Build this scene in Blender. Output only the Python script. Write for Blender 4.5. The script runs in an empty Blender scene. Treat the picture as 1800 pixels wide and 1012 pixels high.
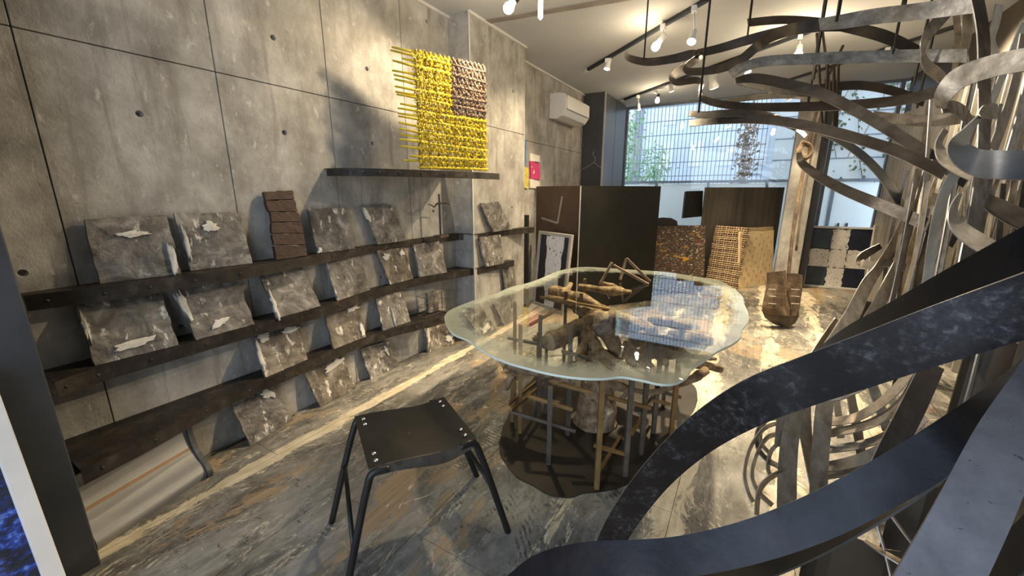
import bpy, bmesh, math, random
from mathutils import Vector, Matrix, noise
random.seed(7)
C = bpy.context.scene.collection
scene = bpy.context.scene

# ------------------------------------------------------------------ camera
FPX = 700.0
PITCH = math.atan(169 / 700.0)
HEAD = math.radians(30.5)
CAM = Vector((2.235, 0.0, 1.30))
RV = Vector((math.cos(HEAD), math.sin(HEAD), 0))
FH = Vector((-math.sin(HEAD), math.cos(HEAD), 0))
ZV = Vector((0, 0, 1))
FV = FH * math.cos(PITCH) - ZV * math.sin(PITCH)
UV = FH * math.sin(PITCH) + ZV * math.cos(PITCH)
cd = bpy.data.cameras.new('camera')
cam = bpy.data.objects.new('camera', cd)
C.objects.link(cam)
cd.sensor_fit = 'HORIZONTAL'
cd.sensor_width = 36.0
cd.lens = FPX / 1800 * 36
cd.clip_start = 0.02
m = Matrix((RV, UV, -FV)).transposed().to_4x4()
m.translation = CAM
cam.matrix_world = m
scene.camera = cam

# ------------------------------------------------------------------ world and exposure
w = bpy.data.worlds.new('sky')
scene.world = w
w.use_nodes = True
bg = w.node_tree.nodes['Background']
bg.inputs[0].default_value = (0.72, 0.84, 1.0, 1)
bg.inputs[1].default_value = 2.2
scene.view_settings.view_transform = 'Standard'
scene.view_settings.look = 'None'
scene.view_settings.gamma = 1.0
scene.view_settings.exposure = 0.45
WARM = (1.0, 0.785, 0.505)
CEIL = 2.64


# ------------------------------------------------------------------ survey helpers: a sight line met with a plane of the room
def ray(x, y):
    return RV * ((x - 900) / FPX) + UV * ((506 - y) / FPX) + FV


def at(x, y, d):
    return CAM + ray(x, y) * d


def on(x, y, i, v):
    r = ray(x, y)
    return CAM + r * ((v - CAM[i]) / r[i])


def onx(x, y, v): return on(x, y, 0, v)
def ony(x, y, v): return on(x, y, 1, v)
def onz(x, y, v): return on(x, y, 2, v)


# ------------------------------------------------------------------ material helper
def N(nt, t, **kw):
    n = nt.nodes.new(t)
    for k, v in kw.items():
        setattr(n, k, v)
    return n


def L(nt, a, b): nt.links.new(a, b)


def c4(c): return (c[0], c[1], c[2], 1)


def ramp(nt, fac, stops, interp='LINEAR'):
    r = N(nt, 'ShaderNodeValToRGB')
    r.color_ramp.interpolation = interp
    e = r.color_ramp.elements
    while len(e) < len(stops): e.new(0.5)
    for el, (p, col) in zip(e, stops):
        el.position = p
        el.color = c4(col) if not isinstance(col, (int, float)) else (col, col, col, 1)
    L(nt, fac, r.inputs[0])
    return r.outputs[0]


def coords(nt, world=False, rnd=True):
    if world:
        return N(nt, 'ShaderNodeNewGeometry').outputs['Position']
    tc = N(nt, 'ShaderNodeTexCoord').outputs['Object']
    if not rnd: return tc
    oi = N(nt, 'ShaderNodeObjectInfo').outputs['Random']
    mu = N(nt, 'ShaderNodeMath', operation='MULTIPLY')
    mu.inputs[1].default_value = 37.0
    L(nt, oi, mu.inputs[0])
    ad = N(nt, 'ShaderNodeVectorMath', operation='ADD')
    L(nt, tc, ad.inputs[0]); L(nt, mu.outputs[0], ad.inputs[1])
    return ad.outputs[0]


def nz(nt, co, scale, stretch=(1, 1, 1), detail=6, rough=0.6, dist=0.0, off=0.0):
    mp = N(nt, 'ShaderNodeMapping')
    mp.inputs['Scale'].default_value = stretch
    mp.inputs['Location'].default_value = (off, off * 1.7, off * 0.6)
    L(nt, co, mp.inputs[0])
    n = N(nt, 'ShaderNodeTexNoise')
    n.inputs['Scale'].default_value = scale
    n.inputs['Detail'].default_value = detail
    n.inputs['Roughness'].default_value = rough
    n.inputs['Distortion'].default_value = dist
    L(nt, mp.outputs[0], n.inputs[0])
    return n.outputs[0]


def mix(nt, f, a, b, mode='MIX'):
    n = N(nt, 'ShaderNodeMix', data_type='RGBA', blend_type=mode)
    for s, v in ((n.inputs[0], f), (n.inputs[6], a), (n.inputs[7], b)):
        if hasattr(v, 'links'): L(nt, v, s)
        elif isinstance(v, (int, float)): s.default_value = v
        else: s.default_value = c4(v)
    return n.outputs[2]


MATS = {}


def mat(name, stops, scale=4, stretch=(1, 1, 1), rough=0.6, metal=0.0, bump=0.15, detail=7, layers=(), world=False, rvar=0.0, dist=0.0, bscale=None, spec=0.5):
    m = bpy.data.materials.new(name)
    m.use_nodes = True
    nt = m.node_tree
    b = nt.nodes['Principled BSDF']
    co = coords(nt, world)
    n0 = nz(nt, co, scale, stretch, detail, 0.65, dist)
    col = ramp(nt, n0, stops)
    for i, (lc, ls, lst, lo, hi) in enumerate(layers):
        nn = nz(nt, co, ls, lst, 6, 0.65, 0.3, off=3.1 * (i + 1))
        col = mix(nt, ramp(nt, nn, [(lo, 0.0), (hi, 1.0)]), col, lc)
    L(nt, col, b.inputs['Base Color'])
    b.inputs['Metallic'].default_value = metal
    b.inputs['Roughness'].default_value = rough
    b.inputs['Specular IOR Level'].default_value = spec
    if rvar:
        r = ramp(nt, nz(nt, co, scale * 2.3, stretch, 5, 0.6, 0, 9.0), [(0.3, max(0.02, rough - rvar)), (0.7, min(1, rough + rvar))])
        L(nt, r, b.inputs['Roughness'])
    if bump:
        bp = N(nt, 'ShaderNodeBump')
        bp.inputs['Strength'].default_value = bump
        bp.inputs['Distance'].default_value = 0.02
        L(nt, nz(nt, co, bscale or scale * 3, stretch, 8, 0.7, 0, 5.0), bp.inputs['Height'])
        L(nt, bp.outputs[0], b.inputs['Normal'])
    MATS[name] = m
    return m


def emit(name, col, s):
    m = bpy.data.materials.new(name)
    m.use_nodes = True
    b = m.node_tree.nodes['Principled BSDF']
    b.inputs['Base Color'].default_value = c4(col)
    b.inputs['Emission Color'].default_value = c4(col)
    b.inputs['Emission Strength'].default_value = s
    MATS[name] = m


# ------------------------------------------------------------------ object helpers
WORLD = {}


def obj(name, verts, faces, material, parent=None, smooth=False, origin=None, bevel=0.0):
    verts = [Vector(v) for v in verts]
    if parent is not None:
        org = WORLD[parent.name] if origin is None else Vector(origin)
    elif origin is not None:
        org = Vector(origin)
    else:
        mn = [min(v[i] for v in verts) for i in range(3)]
        mx = [max(v[i] for v in verts) for i in range(3)]
        org = Vector(((mn[0] + mx[0]) / 2, (mn[1] + mx[1]) / 2, mn[2]))
    me = bpy.data.meshes.new(name)
    me.from_pydata([v - org for v in verts], [], faces)
    bm = bmesh.new()
    bm.from_mesh(me)
    bmesh.ops.recalc_face_normals(bm, faces=bm.faces)
    bm.to_mesh(me)
    bm.free()
    if smooth:
        for p in me.polygons: p.use_smooth = True
    me.materials.append(MATS[material] if isinstance(material, str) else material)
    o = bpy.data.objects.new(name, me)
    C.objects.link(o)
    if parent is not None:
        o.parent = parent
        o.location = org - WORLD[parent.name]
    else:
        o.location = org
    WORLD[o.name] = org
    if bevel:
        b = o.modifiers.new('bevel', 'BEVEL')
        b.width = bevel; b.segments = 2; b.limit_method = 'ANGLE'
    return o


def tag(o, label, cat, group=None, kind=None):
    o['label'] = label
    if cat: o['category'] = cat
    if group: o['group'] = group
    if kind: o['kind'] = kind
    return o


def struct(o, label=None):
    o['kind'] = 'structure'
    if label: o['label'] = label
    return o


def thing(name, loc, label, cat, group=None):
    o = bpy.data.objects.new(name, None)
    o.empty_display_size = 0.1
    C.objects.link(o)
    o.location = loc
    WORLD[o.name] = Vector(loc)
    return tag(o, label, cat, group)


def boxv(x0, x1, y0, y1, z0, z1):
    v = [(x, y, z) for x in (x0, x1) for y in (y0, y1) for z in (z0, z1)]
    f = [(0, 1, 3, 2), (4, 6, 7, 5), (0, 4, 5, 1), (2, 3, 7, 6), (0, 2, 6, 4), (1, 5, 7, 3)]
    return v, f


def box(name, x0, x1, y0, y1, z0, z1, material, parent=None, bevel=0.0):
    v, f = boxv(x0, x1, y0, y1, z0, z1)
    return obj(name, v, f, material, parent, bevel=bevel)


def hexa(a, b):
    """a, b: two quads (4 points each) -> closed hexahedron"""
    v = list(a) + list(b)
    f = [(0, 1, 2, 3), (7, 6, 5, 4)] + [(i, (i + 1) % 4 + 0, (i + 1) % 4 + 4, i + 4) for i in range(4)]
    return v, f


def bar(name, p, q, w, h, material, parent=None, up=ZV, bevel=0.0):
    p = Vector(p); q = Vector(q)
    t = (q - p).normalized()
    if abs(t.dot(up)) > 0.97: up = Vector((RV.x, RV.y, 0))
    s = t.cross(up).normalized(); u = s.cross(t).normalized()
    A = [p + s * (i * w / 2) + u * (j * h / 2) for i, j in ((-1, -1), (1, -1), (1, 1), (-1, 1))]
    B = [v + (q - p) for v in A]
    v, f = hexa(A, B)
    return obj(name, v, f, material, parent, bevel=bevel)


def smoothpath(pts, n=8):
    """Catmull-Rom through tuples of any length"""
    out = []
    P = [pts[0]] + list(pts) + [pts[-1]]
    for i in range(1, len(P) - 2):
        a, b, c, d = P[i - 1], P[i], P[i + 1], P[i + 2]
        for k in range(n):
            t = k / n
            out.append(tuple(0.5 * (2 * b[j] + (c[j] - a[j]) * t + (2 * a[j] - 5 * b[j] + 4 * c[j] - d[j]) * t * t + (3 * b[j] - a[j] - 3 * c[j] + d[j]) * t ** 3) for j in range(len(b))))
    out.append(tuple(pts[-1]))
    return out


def tubev(pts, rad, seg=8, jit=0.0, cap=True, seed=0):
    pts = [Vector(p) for p in pts]
    if not hasattr(rad, '__len__'): rad = [rad] * len(pts)
    v = []; f = []
    up = Vector((0.31, 0.2, 0.93)).normalized()
    prev = None
    for i, p in enumerate(pts):
        t = (pts[min(i + 1, len(pts) - 1)] - pts[max(i - 1, 0)]).normalized()
        if prev is None:
            s = t.cross(up)
            if s.length < 1e-3: s = t.cross(Vector((1, 0, 0)))
            s.normalize()
        else:
            s = (prev - t * prev.dot(t)).normalized()
        prev = s
        u = s.cross(t)
        for k in range(seg):
            a = 2 * math.pi * k / seg
            r = rad[i]
            if jit: r *= 1 + jit * noise.noise(Vector((math.cos(a) * 1.3 + seed, math.sin(a) * 1.3, i * 0.45 + seed * 2)))
            v.append(p + (s * math.cos(a) + u * math.sin(a)) * r)
    for i in range(len(pts) - 1):
        for k in range(seg):
            k2 = (k + 1) % seg
            f.append((i * seg + k, i * seg + k2, (i + 1) * seg + k2, (i + 1) * seg + k))
    if cap:
        f.append(tuple(range(seg))[::-1])
        b = (len(pts) - 1) * seg
        f.append(tuple(range(b, b + seg)))
    return v, f


def tube(name, pts, rad, material, parent=None, seg=8, jit=0.0, smooth=True, seed=0):
    v, f = tubev(pts, rad, seg, jit, True, seed)
    o = obj(name, v, f, material, parent)
    if smooth:
        for p in o.data.polygons: p.use_smooth = len(p.vertices) == 4
    return o


def lathe(name, c, axis, prof, material, parent=None, seg=16):
    c = Vector(c); axis = Vector(axis).normalized()
    s = axis.cross(Vector((0.3, 0.5, 0.81)).normalized()).normalized(); u = axis.cross(s)
    v = []; f = []
    for (r, h) in prof:
        for k in range(seg):
            a = 2 * math.pi * k / seg
            v.append(c + axis * h + (s * math.cos(a) + u * math.sin(a)) * max(r, 1e-4))
    for i in range(len(prof) - 1):
        for k in range(seg):
            k2 = (k + 1) % seg
            f.append((i * seg + k, i * seg + k2, (i + 1) * seg + k2, (i + 1) * seg + k))
    f.append(tuple(range(seg))); b = (len(prof) - 1) * seg
    f.append(tuple(range(b, b + seg)))
    o = obj(name, v, f, material, parent)
    for p in o.data.polygons: p.use_smooth = len(p.vertices) == 4
    return o


def slab(name, quad, thick, material, parent=None, grid=(1, 1), jit=0.0, relief=0.0, seed=0, nscale=6.0, back=None, cat=None):
    """a slab whose front face is quad (TL,TR,BR,BL), thickness goes to the back; optional ragged edge and relief"""
    TL, TR, BR, BL = [Vector(q) for q in quad]
    nrm = (TR - TL).cross(BL - TL).normalized()          # towards the back or the front
    if nrm.dot(CAM - TL) > 0: nrm = -nrm
    nx, ny = grid
    ex = (TR - TL).normalized(); ey = (BL - TL).normalized()
    F_ = []; B_ = []
    for j in range(ny + 1):
        for i in range(nx + 1):
            a, b = i / nx, j / ny
            p = TL.lerp(TR, a).lerp(BL.lerp(BR, a), b)
            q = p.copy()
            if jit:
                s = Vector((seed * 3.7, seed * 1.3, 0))
                if i in (0, nx): q += ex * jit * noise.noise(Vector((b * 5, i, 0)) + s) * (1 if b < 0.999 else 0.3)
                if j in (0, ny): q += ey * jit * (1.0 if j == 0 else 0.15) * noise.noise(Vector((a * 5, j + 9, 0)) + s)
            r = q.copy()
            if relief:
                h = noise.fractal(Vector((a * nscale + seed * 5, b * nscale, seed)), 1.0, 2.1, 4)
                e = min(a, 1 - a, b, 1 - b)
                r -= nrm * relief * (h * 0.8 + (0.5 if e < 0.07 else 0) * noise.noise(Vector((a * 9, b * 9, seed + 3))))
            F_.append(r)
            B_.append(q + nrm * thick)
    w_ = nx + 1; n = len(F_)
    f = []
    for j in range(ny):
        for i in range(nx):
            k = j * w_ + i
            f.append((k, k + 1, k + w_ + 1, k + w_))
            f.append((n + k + w_, n + k + w_ + 1, n + k + 1, n + k))
    rim = [i for i in range(w_)] + [j * w_ + nx for j in range(1, ny + 1)] + [ny * w_ + i for i in range(nx - 1, -1, -1)] + [j * w_ for j in range(ny - 1, 0, -1)]
    for a, b in zip(rim, rim[1:] + rim[:1]):
        f.append((b, a, n + a, n + b))
    return obj(name, F_ + B_, f, material, parent)


def ribbon(parent, pts, material, wr=0.06, th=0.0035, sgn=1, n=8, name='ribbon'):
    """flat steel strip; pts: (x, y, visible width, depth) survey points; wr real width, so what is not seen of it runs in depth"""
    P = smoothpath(pts, n)
    E1 = []; E2 = []
    for i, (x, y, wv, d) in enumerate(P):
        a = P[max(i - 1, 0)]; b = P[min(i + 1, len(P) - 1)]
        dx, dy = b[0] - a[0], b[1] - a[1]
        l = math.hypot(dx, dy) or 1
        nxp, nyp = -dy / l, dx / l
        while at(x, y, d).x > 3.54: d *= 0.98
        vis = wv * d / FPX
        dep = math.sqrt(max(0.0, wr * wr - vis * vis)) / 2 * sgn
        E1.append(at(x + nxp * wv / 2, y + nyp * wv / 2, d - dep))
        E2.append(at(x - nxp * wv / 2, y - nyp * wv / 2, d + dep))
    v = []; f = []
    m_ = len(P)
    for i in range(m_):
        t = (E1[min(i + 1, m_ - 1)] + E2[min(i + 1, m_ - 1)] - E1[max(i - 1, 0)] - E2[max(i - 1, 0)])
        nn = t.cross(E1[i] - E2[i])
        if nn.length > 0: nn.normalize()
        nn = nn * (th / 2)
        v += [E1[i] + nn, E2[i] + nn, E2[i] - nn, E1[i] - nn]
    for i in range(m_ - 1):
        for k in range(4):
            k2 = (k + 1) % 4
            f.append((i * 4 + k, i * 4 + k2, i * 4 + 4 + k2, i * 4 + 4 + k))
    f += [(0, 1, 2, 3), (m_ * 4 - 1, m_ * 4 - 2, m_ * 4 - 3, m_ * 4 - 4)]
    o = obj(name, v, f, material, parent)
    o.data.materials.append(MATS['lit_cut_edge'])
    for i, p in enumerate(o.data.polygons):
        p.use_smooth = True
        if i < (m_ - 1) * 4 and i % 4 in (1, 3) and material != 'black_steel': p.material_index = 1
    es = o.modifiers.new('edges', 'EDGE_SPLIT'); es.split_angle = math.radians(45)
    return o


# ------------------------------------------------------------------ materials
mat('concrete', [(0.30, (0.20, 0.19, 0.17)), (0.5, (0.36, 0.35, 0.325)), (0.70, (0.53, 0.52, 0.49))], 5.0, (1, 1, 0.8), 0.75, 0, 0.35, 12, world=True, bscale=22,
    layers=[((0.20, 0.185, 0.155), 4.5, (1, 3.0, 0.30), 0.54, 0.74), ((0.62, 0.61, 0.58), 16, (1, 1.6, 0.9), 0.60, 0.74), ((0.22, 0.21, 0.185), 1.3, (1, 1, 1), 0.56, 0.75), ((0.13, 0.12, 0.10), 75, (1, 1, 1), 0.70, 0.75)])
mat('plaster_white', [(0.3, (0.55, 0.54, 0.52)), (0.7, (0.68, 0.67, 0.65))], 1.5, bump=0.05, world=True)
mat('ceiling_paint', [(0.3, (0.43, 0.445, 0.46)), (0.7, (0.52, 0.535, 0.545))], 0.9, rough=0.8, bump=0.06, world=True)
mat('ceiling_strip', [(0.3, (0.20, 0.17, 0.15)), (0.7, (0.32, 0.29, 0.26))], 5, (1, 1, 1), world=True)
mat('dark_post', [(0.3, (0.045, 0.050, 0.058)), (0.7, (0.075, 0.08, 0.09))], 3, rough=0.5, metal=0.3, bump=0.05, world=True)
mat('cabinet_grey', [(0.3, (0.060, 0.064, 0.070)), (0.7, (0.085, 0.09, 0.10))], 3, rough=0.35, metal=0.2, bump=0.03)
mat('shelf_steel', [(0.3, (0.018, 0.015, 0.013)), (0.55, (0.042, 0.036, 0.031)), (0.75, (0.10, 0.085, 0.07))], 14, (1, 1, 1), 0.5, 0.45, 0.2, layers=[((0.11, 0.05, 0.02), 9, (1, 1, 1), 0.62, 0.72)], rvar=0.15)
mat('plate', [(0.30, (0.04, 0.036, 0.033)), (0.46, (0.13, 0.12, 0.108)), (0.58, (0.24, 0.225, 0.205)), (0.72, (0.50, 0.48, 0.45))], 10, (1, 1, 1), 0.42, 0.1, 0.5, 12, dist=0.6,
    layers=[((0.78, 0.75, 0.69), 14, (1, 1.6, 0.8), 0.59, 0.67), ((0.05, 0.045, 0.04), 11, (1, 1, 1), 0.60, 0.70), ((0.62, 0.60, 0.55), 50, (1, 1, 1), 0.68, 0.73)], rvar=0.2)
mat('plate_brown', [(0.30, (0.045, 0.036, 0.028)), (0.47, (0.14, 0.118, 0.092)), (0.6, (0.25, 0.22, 0.18)), (0.72, (0.45, 0.42, 0.37))], 10, (1, 1, 0.6), 0.5, 0.1, 0.5, 12, dist=1.0,
    layers=[((0.70, 0.66, 0.59), 15, (1.5, 1.5, 0.6), 0.58, 0.65), ((0.05, 0.042, 0.034), 8, (1, 1, 1), 0.60, 0.70)], rvar=0.2)
mat('plaster_smear', [(0.3, (0.62, 0.58, 0.50)), (0.7, (0.80, 0.77, 0.70))], 18, rough=0.6, bump=0.4)
mat('brown_wood', [(0.3, (0.026, 0.012, 0.008)), (0.7, (0.066, 0.032, 0.021))], 14, (1, 1, 3), 0.6, 0, 0.4)
mat('yellow_paint', [(0.2, (0.42, 0.27, 0.01)), (0.5, (0.74, 0.55, 0.015)), (0.8, (0.86, 0.70, 0.05))], 14, rough=0.5, bump=0.35)
mat('yellow_dark', [(0.3, (0.10, 0.07, 0.01)), (0.6, (0.36, 0.26, 0.01))], 30, rough=0.7, bump=0.4)
mat('twig_brown', [(0.25, (0.12, 0.075, 0.05)), (0.55, (0.24, 0.16, 0.11)), (0.8, (0.40, 0.30, 0.22))], 18, rough=0.7, bump=0.4)
mat('twig_dark', [(0.3, (0.05, 0.03, 0.02)), (0.7, (0.16, 0.10, 0.07))], 25, rough=0.8, bump=0.4)
mat('black_steel', [(0.3, (0.018, 0.018, 0.018)), (0.7, (0.035, 0.034, 0.032))], 6, rough=0.42, metal=0.5, bump=0.05, rvar=0.12)
mat('seat_steel', [(0.3, (0.010, 0.010, 0.010)), (0.7, (0.018, 0.018, 0.017))], 3, spec=0.25, rough=0.42, metal=0.1, bump=0.03, rvar=0.06, layers=[((0.10, 0.085, 0.07), 16, (1, 1, 1), 0.68, 0.78)])
mat('flange_sheen_steel', [(0.3, (0.06, 0.056, 0.05)), (0.7, (0.15, 0.14, 0.125))], 22, rough=0.35, metal=0.6, bump=0.05, rvar=0.1)  # same sheet as the seat, floor reflection put into a paler colour
mat('lit_cut_edge', [(0.3, (0.22, 0.205, 0.18)), (0.7, (0.38, 0.355, 0.32))], 30, rough=0.4, metal=0.5, bump=0)  # bright cut steel, with the lamplit rim of the ribbons put into its colour
mat('bolt_steel', [(0.3, (0.6, 0.6, 0.6)), (0.7, (0.75, 0.75, 0.74))], 6, rough=0.3, metal=0.9, bump=0)
mat('fore_steel', [(0.25, (0.008, 0.009, 0.012)), (0.55, (0.015, 0.017, 0.022)), (0.8, (0.026, 0.028, 0.034))], 9, (1, 1, 1), 0.42, 0.55, 0.1, 10, rvar=0.12, layers=[((0.028, 0.022, 0.024), 5, (1, 1, 1), 0.52, 0.66)])
mat('fore_mottled', [(0.34, (0.009, 0.008, 0.010)), (0.52, (0.024, 0.023, 0.026)), (0.68, (0.10, 0.098, 0.107))], 85, (1, 1, 1), 0.45, 0.5, 0.1, 12, rvar=0.12, layers=[((0.012, 0.010, 0.011), 13, (1, 1, 1), 0.44, 0.56)])
mat('fore_light', [(0.3, (0.13, 0.13, 0.145)), (0.7, (0.20, 0.20, 0.215))], 40, rough=0.42, metal=0.45, bump=0.05, layers=[((0.05, 0.05, 0.055), 110, (1, 1, 1), 0.66, 0.69)])
mat('rib_dark', [(0.25, (0.030, 0.024, 0.019)), (0.55, (0.075, 0.062, 0.050)), (0.8, (0.14, 0.12, 0.10))], 8, (1, 1, 1), 0.42, 0.5, 0.15, 9, rvar=0.15)
mat('rib_grey', [(0.30, (0.12, 0.112, 0.10)), (0.5, (0.24, 0.225, 0.20)), (0.7, (0.42, 0.40, 0.36))], 18, (1, 1, 1), 0.42, 0.4, 0.2, 9, rvar=0.15, layers=[((0.50, 0.46, 0.40), 22, (1, 1, 1), 0.66, 0.74)])
mat('rib_tan', [(0.30, (0.15, 0.12, 0.085)), (0.5, (0.28, 0.235, 0.175)), (0.7, (0.42, 0.36, 0.28))], 16, (1, 1, 1), 0.5, 0.25, 0.15, 9, layers=[((0.55, 0.50, 0.42), 40, (1, 1, 1), 0.70, 0.76)])
mat('rib_cream', [(0.25, (0.48, 0.46, 0.40)), (0.6, (0.68, 0.655, 0.58)), (0.8, (0.80, 0.78, 0.70))], 16, (1, 1, 1), 0.55, 0.1, 0.3, 9)
mat('rib_blue', [(0.3, (0.06, 0.066, 0.075)), (0.7, (0.12, 0.13, 0.145))], 6, rough=0.35, metal=0.6, bump=0.05)
mat('dark_sheet', [(0.25, (0.035, 0.026, 0.018)), (0.55, (0.075, 0.058, 0.04)), (0.8, (0.12, 0.095, 0.065))], 3, (1, 1, 0.4), 0.5, 0.4, 0.15)
mat('corrugated', [(0.25, (0.24, 0.23, 0.205)), (0.6, (0.38, 0.365, 0.335)), (0.8, (0.50, 0.485, 0.45))], 5, (1, 1, 0.3), 0.45, 0.3, 0.1)
mat('brown_panel', [(0.3, (0.055, 0.035, 0.025)), (0.7, (0.10, 0.068, 0.05))], 4, rough=0.5, metal=0.3, bump=0.08, layers=[((0.20, 0.16, 0.13), 30, (1, 1, 1), 0.70, 0.74)])
mat('black_panel', [(0.3, (0.006, 0.006, 0.006)), (0.7, (0.014, 0.014, 0.012))], 4, rough=0.5, metal=0.0, spec=0.3, bump=0.05, layers=[((0.08, 0.055, 0.035), 16, (1, 1, 1), 0.70, 0.76)])
mat('grey_panel', [(0.35, (0.034, 0.031, 0.027)), (0.65, (0.075, 0.066, 0.055))], 3, (4, 4, 0.2), 0.45, 0.4, 0.05)
mat('frame_white', [(0.3, (0.62, 0.62, 0.62)), (0.7, (0.72, 0.72, 0.72))], 5, rough=0.45, bump=0.03)
mat('frame_grey', [(0.3, (0.34, 0.33, 0.31)), (0.7, (0.46, 0.45, 0.43))], 8, rough=0.5, bump=0.05)
mat('navy', [(0.3, (0.004, 0.006, 0.014)), (0.7, (0.015, 0.022, 0.045))], 12, rough=0.35, bump=0.3)
mat('teal_navy', [(0.3, (0.02, 0.035, 0.05)), (0.7, (0.05, 0.075, 0.095))], 12, rough=0.5, bump=0.3)
mat('crackle_white', [(0.34, (0.02, 0.025, 0.05)), (0.38, (0.72, 0.69, 0.64)), (0.7, (0.86, 0.83, 0.78))], 40, rough=0.5, bump=0.5, detail=4)
mat('crackle_cold', [(0.37, (0.01, 0.012, 0.03)), (0.40, (0.78, 0.80, 0.85)), (0.8, (0.90, 0.92, 0.96))], 34, rough=0.5, bump=0.5, detail=5)
mat('blue_art', [(0.44, (0.002, 0.003, 0.010)), (0.53, (0.006, 0.012, 0.08)), (0.60, (0.02, 0.08, 0.50)), (0.68, (0.25, 0.38, 0.75))], 22, (1, 1.0, 1.6), 0.3, 0, 0.6, 6)
mat('autumn_art', [(0.30, (0.006, 0.006, 0.006)), (0.42, (0.065, 0.014, 0.008)), (0.48, (0.025, 0.024, 0.02)), (0.54, (0.11, 0.07, 0.03)), (0.6, (0.045, 0.010, 0.006)), (0.68, (0.40, 0.34, 0.26))], 14, (1.0, 1.0, 2.2), 0.3, 0, 0.7, 12, dist=2.2, layers=[((0.02, 0.025, 0.03), 4, (1, 1, 1), 0.52, 0.66), ((0.60, 0.33, 0.02), 3.0, (1, 1, 4), 0.62, 0.66), ((0.66, 0.60, 0.48), 26, (1, 1, 2.5), 0.585, 0.62), ((0.16, 0.03, 0.015), 12, (1, 1, 2.5), 0.60, 0.64)])
mat('beige_board', [(0.3, (0.55, 0.42, 0.24)), (0.7, (0.68, 0.54, 0.33))], 5, rough=0.6, bump=0.05)
mat('leaf_spot', [(0.3, (0.36, 0.24, 0.11)), (0.7, (0.46, 0.32, 0.16))], 20, rough=0.7, bump=0.1)
mat('woven_tan', [(0.3, (0.28, 0.20, 0.11)), (0.7, (0.50, 0.38, 0.22))], 20, rough=0.7, bump=0.3)
mat('weathered_wood', [(0.25, (0.035, 0.024, 0.016)), (0.6, (0.12, 0.085, 0.055)), (0.8, (0.22, 0.165, 0.11))], 9, (1, 1, 0.4), 0.8, 0, 0.6)
mat('bark', [(0.32, (0.10, 0.064, 0.036)), (0.48, (0.31, 0.215, 0.125)), (0.66, (0.58, 0.43, 0.27))], 20, (1, 1, 1), 0.85, 0, 0.9, 12, layers=[((0.58, 0.46, 0.32), 9, (1, 1, 1), 0.56, 0.68), ((0.06, 0.04, 0.025), 24, (1, 1, 1), 0.62, 0.70)])
mat('cut_wood', [(0.3, (0.50, 0.37, 0.23)), (0.7, (0.68, 0.53, 0.36))], 18, rough=0.8, bump=0.2)
mat('bar_steel', [(0.25, (0.10, 0.085, 0.07)), (0.6, (0.20, 0.175, 0.145)), (0.8, (0.30, 0.27, 0.23))], 14, rough=0.4, metal=0.6, bump=0.1)
mat('bar_brass', [(0.25, (0.20, 0.12, 0.045)), (0.6, (0.34, 0.22, 0.09)), (0.8, (0.46, 0.32, 0.15))], 14, rough=0.42, metal=0.5, bump=0.1)
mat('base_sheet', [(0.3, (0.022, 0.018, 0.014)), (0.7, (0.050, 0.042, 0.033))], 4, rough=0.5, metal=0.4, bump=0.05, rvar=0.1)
mat('white_plastic', [(0.3, (0.70, 0.69, 0.66)), (0.7, (0.76, 0.75, 0.72))], 3, rough=0.3, bump=0)
mat('vent_dark', [(0.3, (0.10, 0.10, 0.09)), (0.7, (0.16, 0.15, 0.14))], 3, rough=0.5, bump=0)
mat('track_black', [(0.3, (0.012, 0.012, 0.012)), (0.7, (0.02, 0.02, 0.02))], 3, rough=0.4, bump=0)
mat('lamp_white', [(0.3, (0.72, 0.71, 0.68)), (0.7, (0.78, 0.77, 0.74))], 3, rough=0.35, bump=0)
mat('trough_metal', [(0.3, (0.22, 0.222, 0.222)), (0.7, (0.34, 0.342, 0.34))], 4, (1, 0.4, 1), 0.5, 0.2, 0.05)
mat('trough_end', [(0.3, (0.05, 0.052, 0.055)), (0.7, (0.11, 0.115, 0.12))], 8, rough=0.5, metal=0.3, bump=0.2)
mat('rust_stripe', [(0.3, (0.24, 0.13, 0.055)), (0.7, (0.34, 0.21, 0.11))], 9, rough=0.6, bump=0.05)
mat('facade', [(0.3, (0.62, 0.70, 0.80)), (0.7, (0.74, 0.80, 0.88))], 0.7, rough=0.8, bump=0.02, world=True)
mat('facade_grey', [(0.3, (0.42, 0.45, 0.45)), (0.7, (0.54, 0.56, 0.55))], 1.2, rough=0.8, bump=0.05, world=True)
mat('facade_violet', [(0.3, (0.30, 0.28, 0.34)), (0.7, (0.40, 0.38, 0.44))], 1.2, rough=0.8, bump=0.05, world=True)
mat('facade_white', [(0.3, (0.74, 0.76, 0.78)), (0.7, (0.82, 0.84, 0.86))], 1.2, rough=0.8, bump=0.02, world=True)
mat('mesh_steel', [(0.3, (0.10, 0.13, 0.18)), (0.7, (0.16, 0.20, 0.26))], 3, rough=0.5, bump=0)
mat('rail_steel', [(0.3, (0.10, 0.115, 0.14)), (0.7, (0.18, 0.20, 0.23))], 5, rough=0.4, metal=0.3, bump=0)
mat('frost_panel', [(0.3, (0.66, 0.71, 0.70)), (0.7, (0.74, 0.79, 0.78))], 1.0, rough=0.35, bump=0, world=True)
mat('leaf_green', [(0.3, (0.12, 0.27, 0.12)), (0.7, (0.28, 0.46, 0.24))], 6, rough=0.6, bump=0)
mat('ivy_green', [(0.3, (0.03, 0.05, 0.025)), (0.7, (0.09, 0.12, 0.06))], 6, rough=0.6, bump=0)
mat('ivy_brown', [(0.3, (0.12, 0.085, 0.06)), (0.7, (0.34, 0.27, 0.20))], 6, rough=0.6, bump=0)
mat('pave', [(0.3, (0.28, 0.29, 0.30)), (0.7, (0.38, 0.39, 0.40))], 3, rough=0.8, bump=0.1, world=True)
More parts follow.
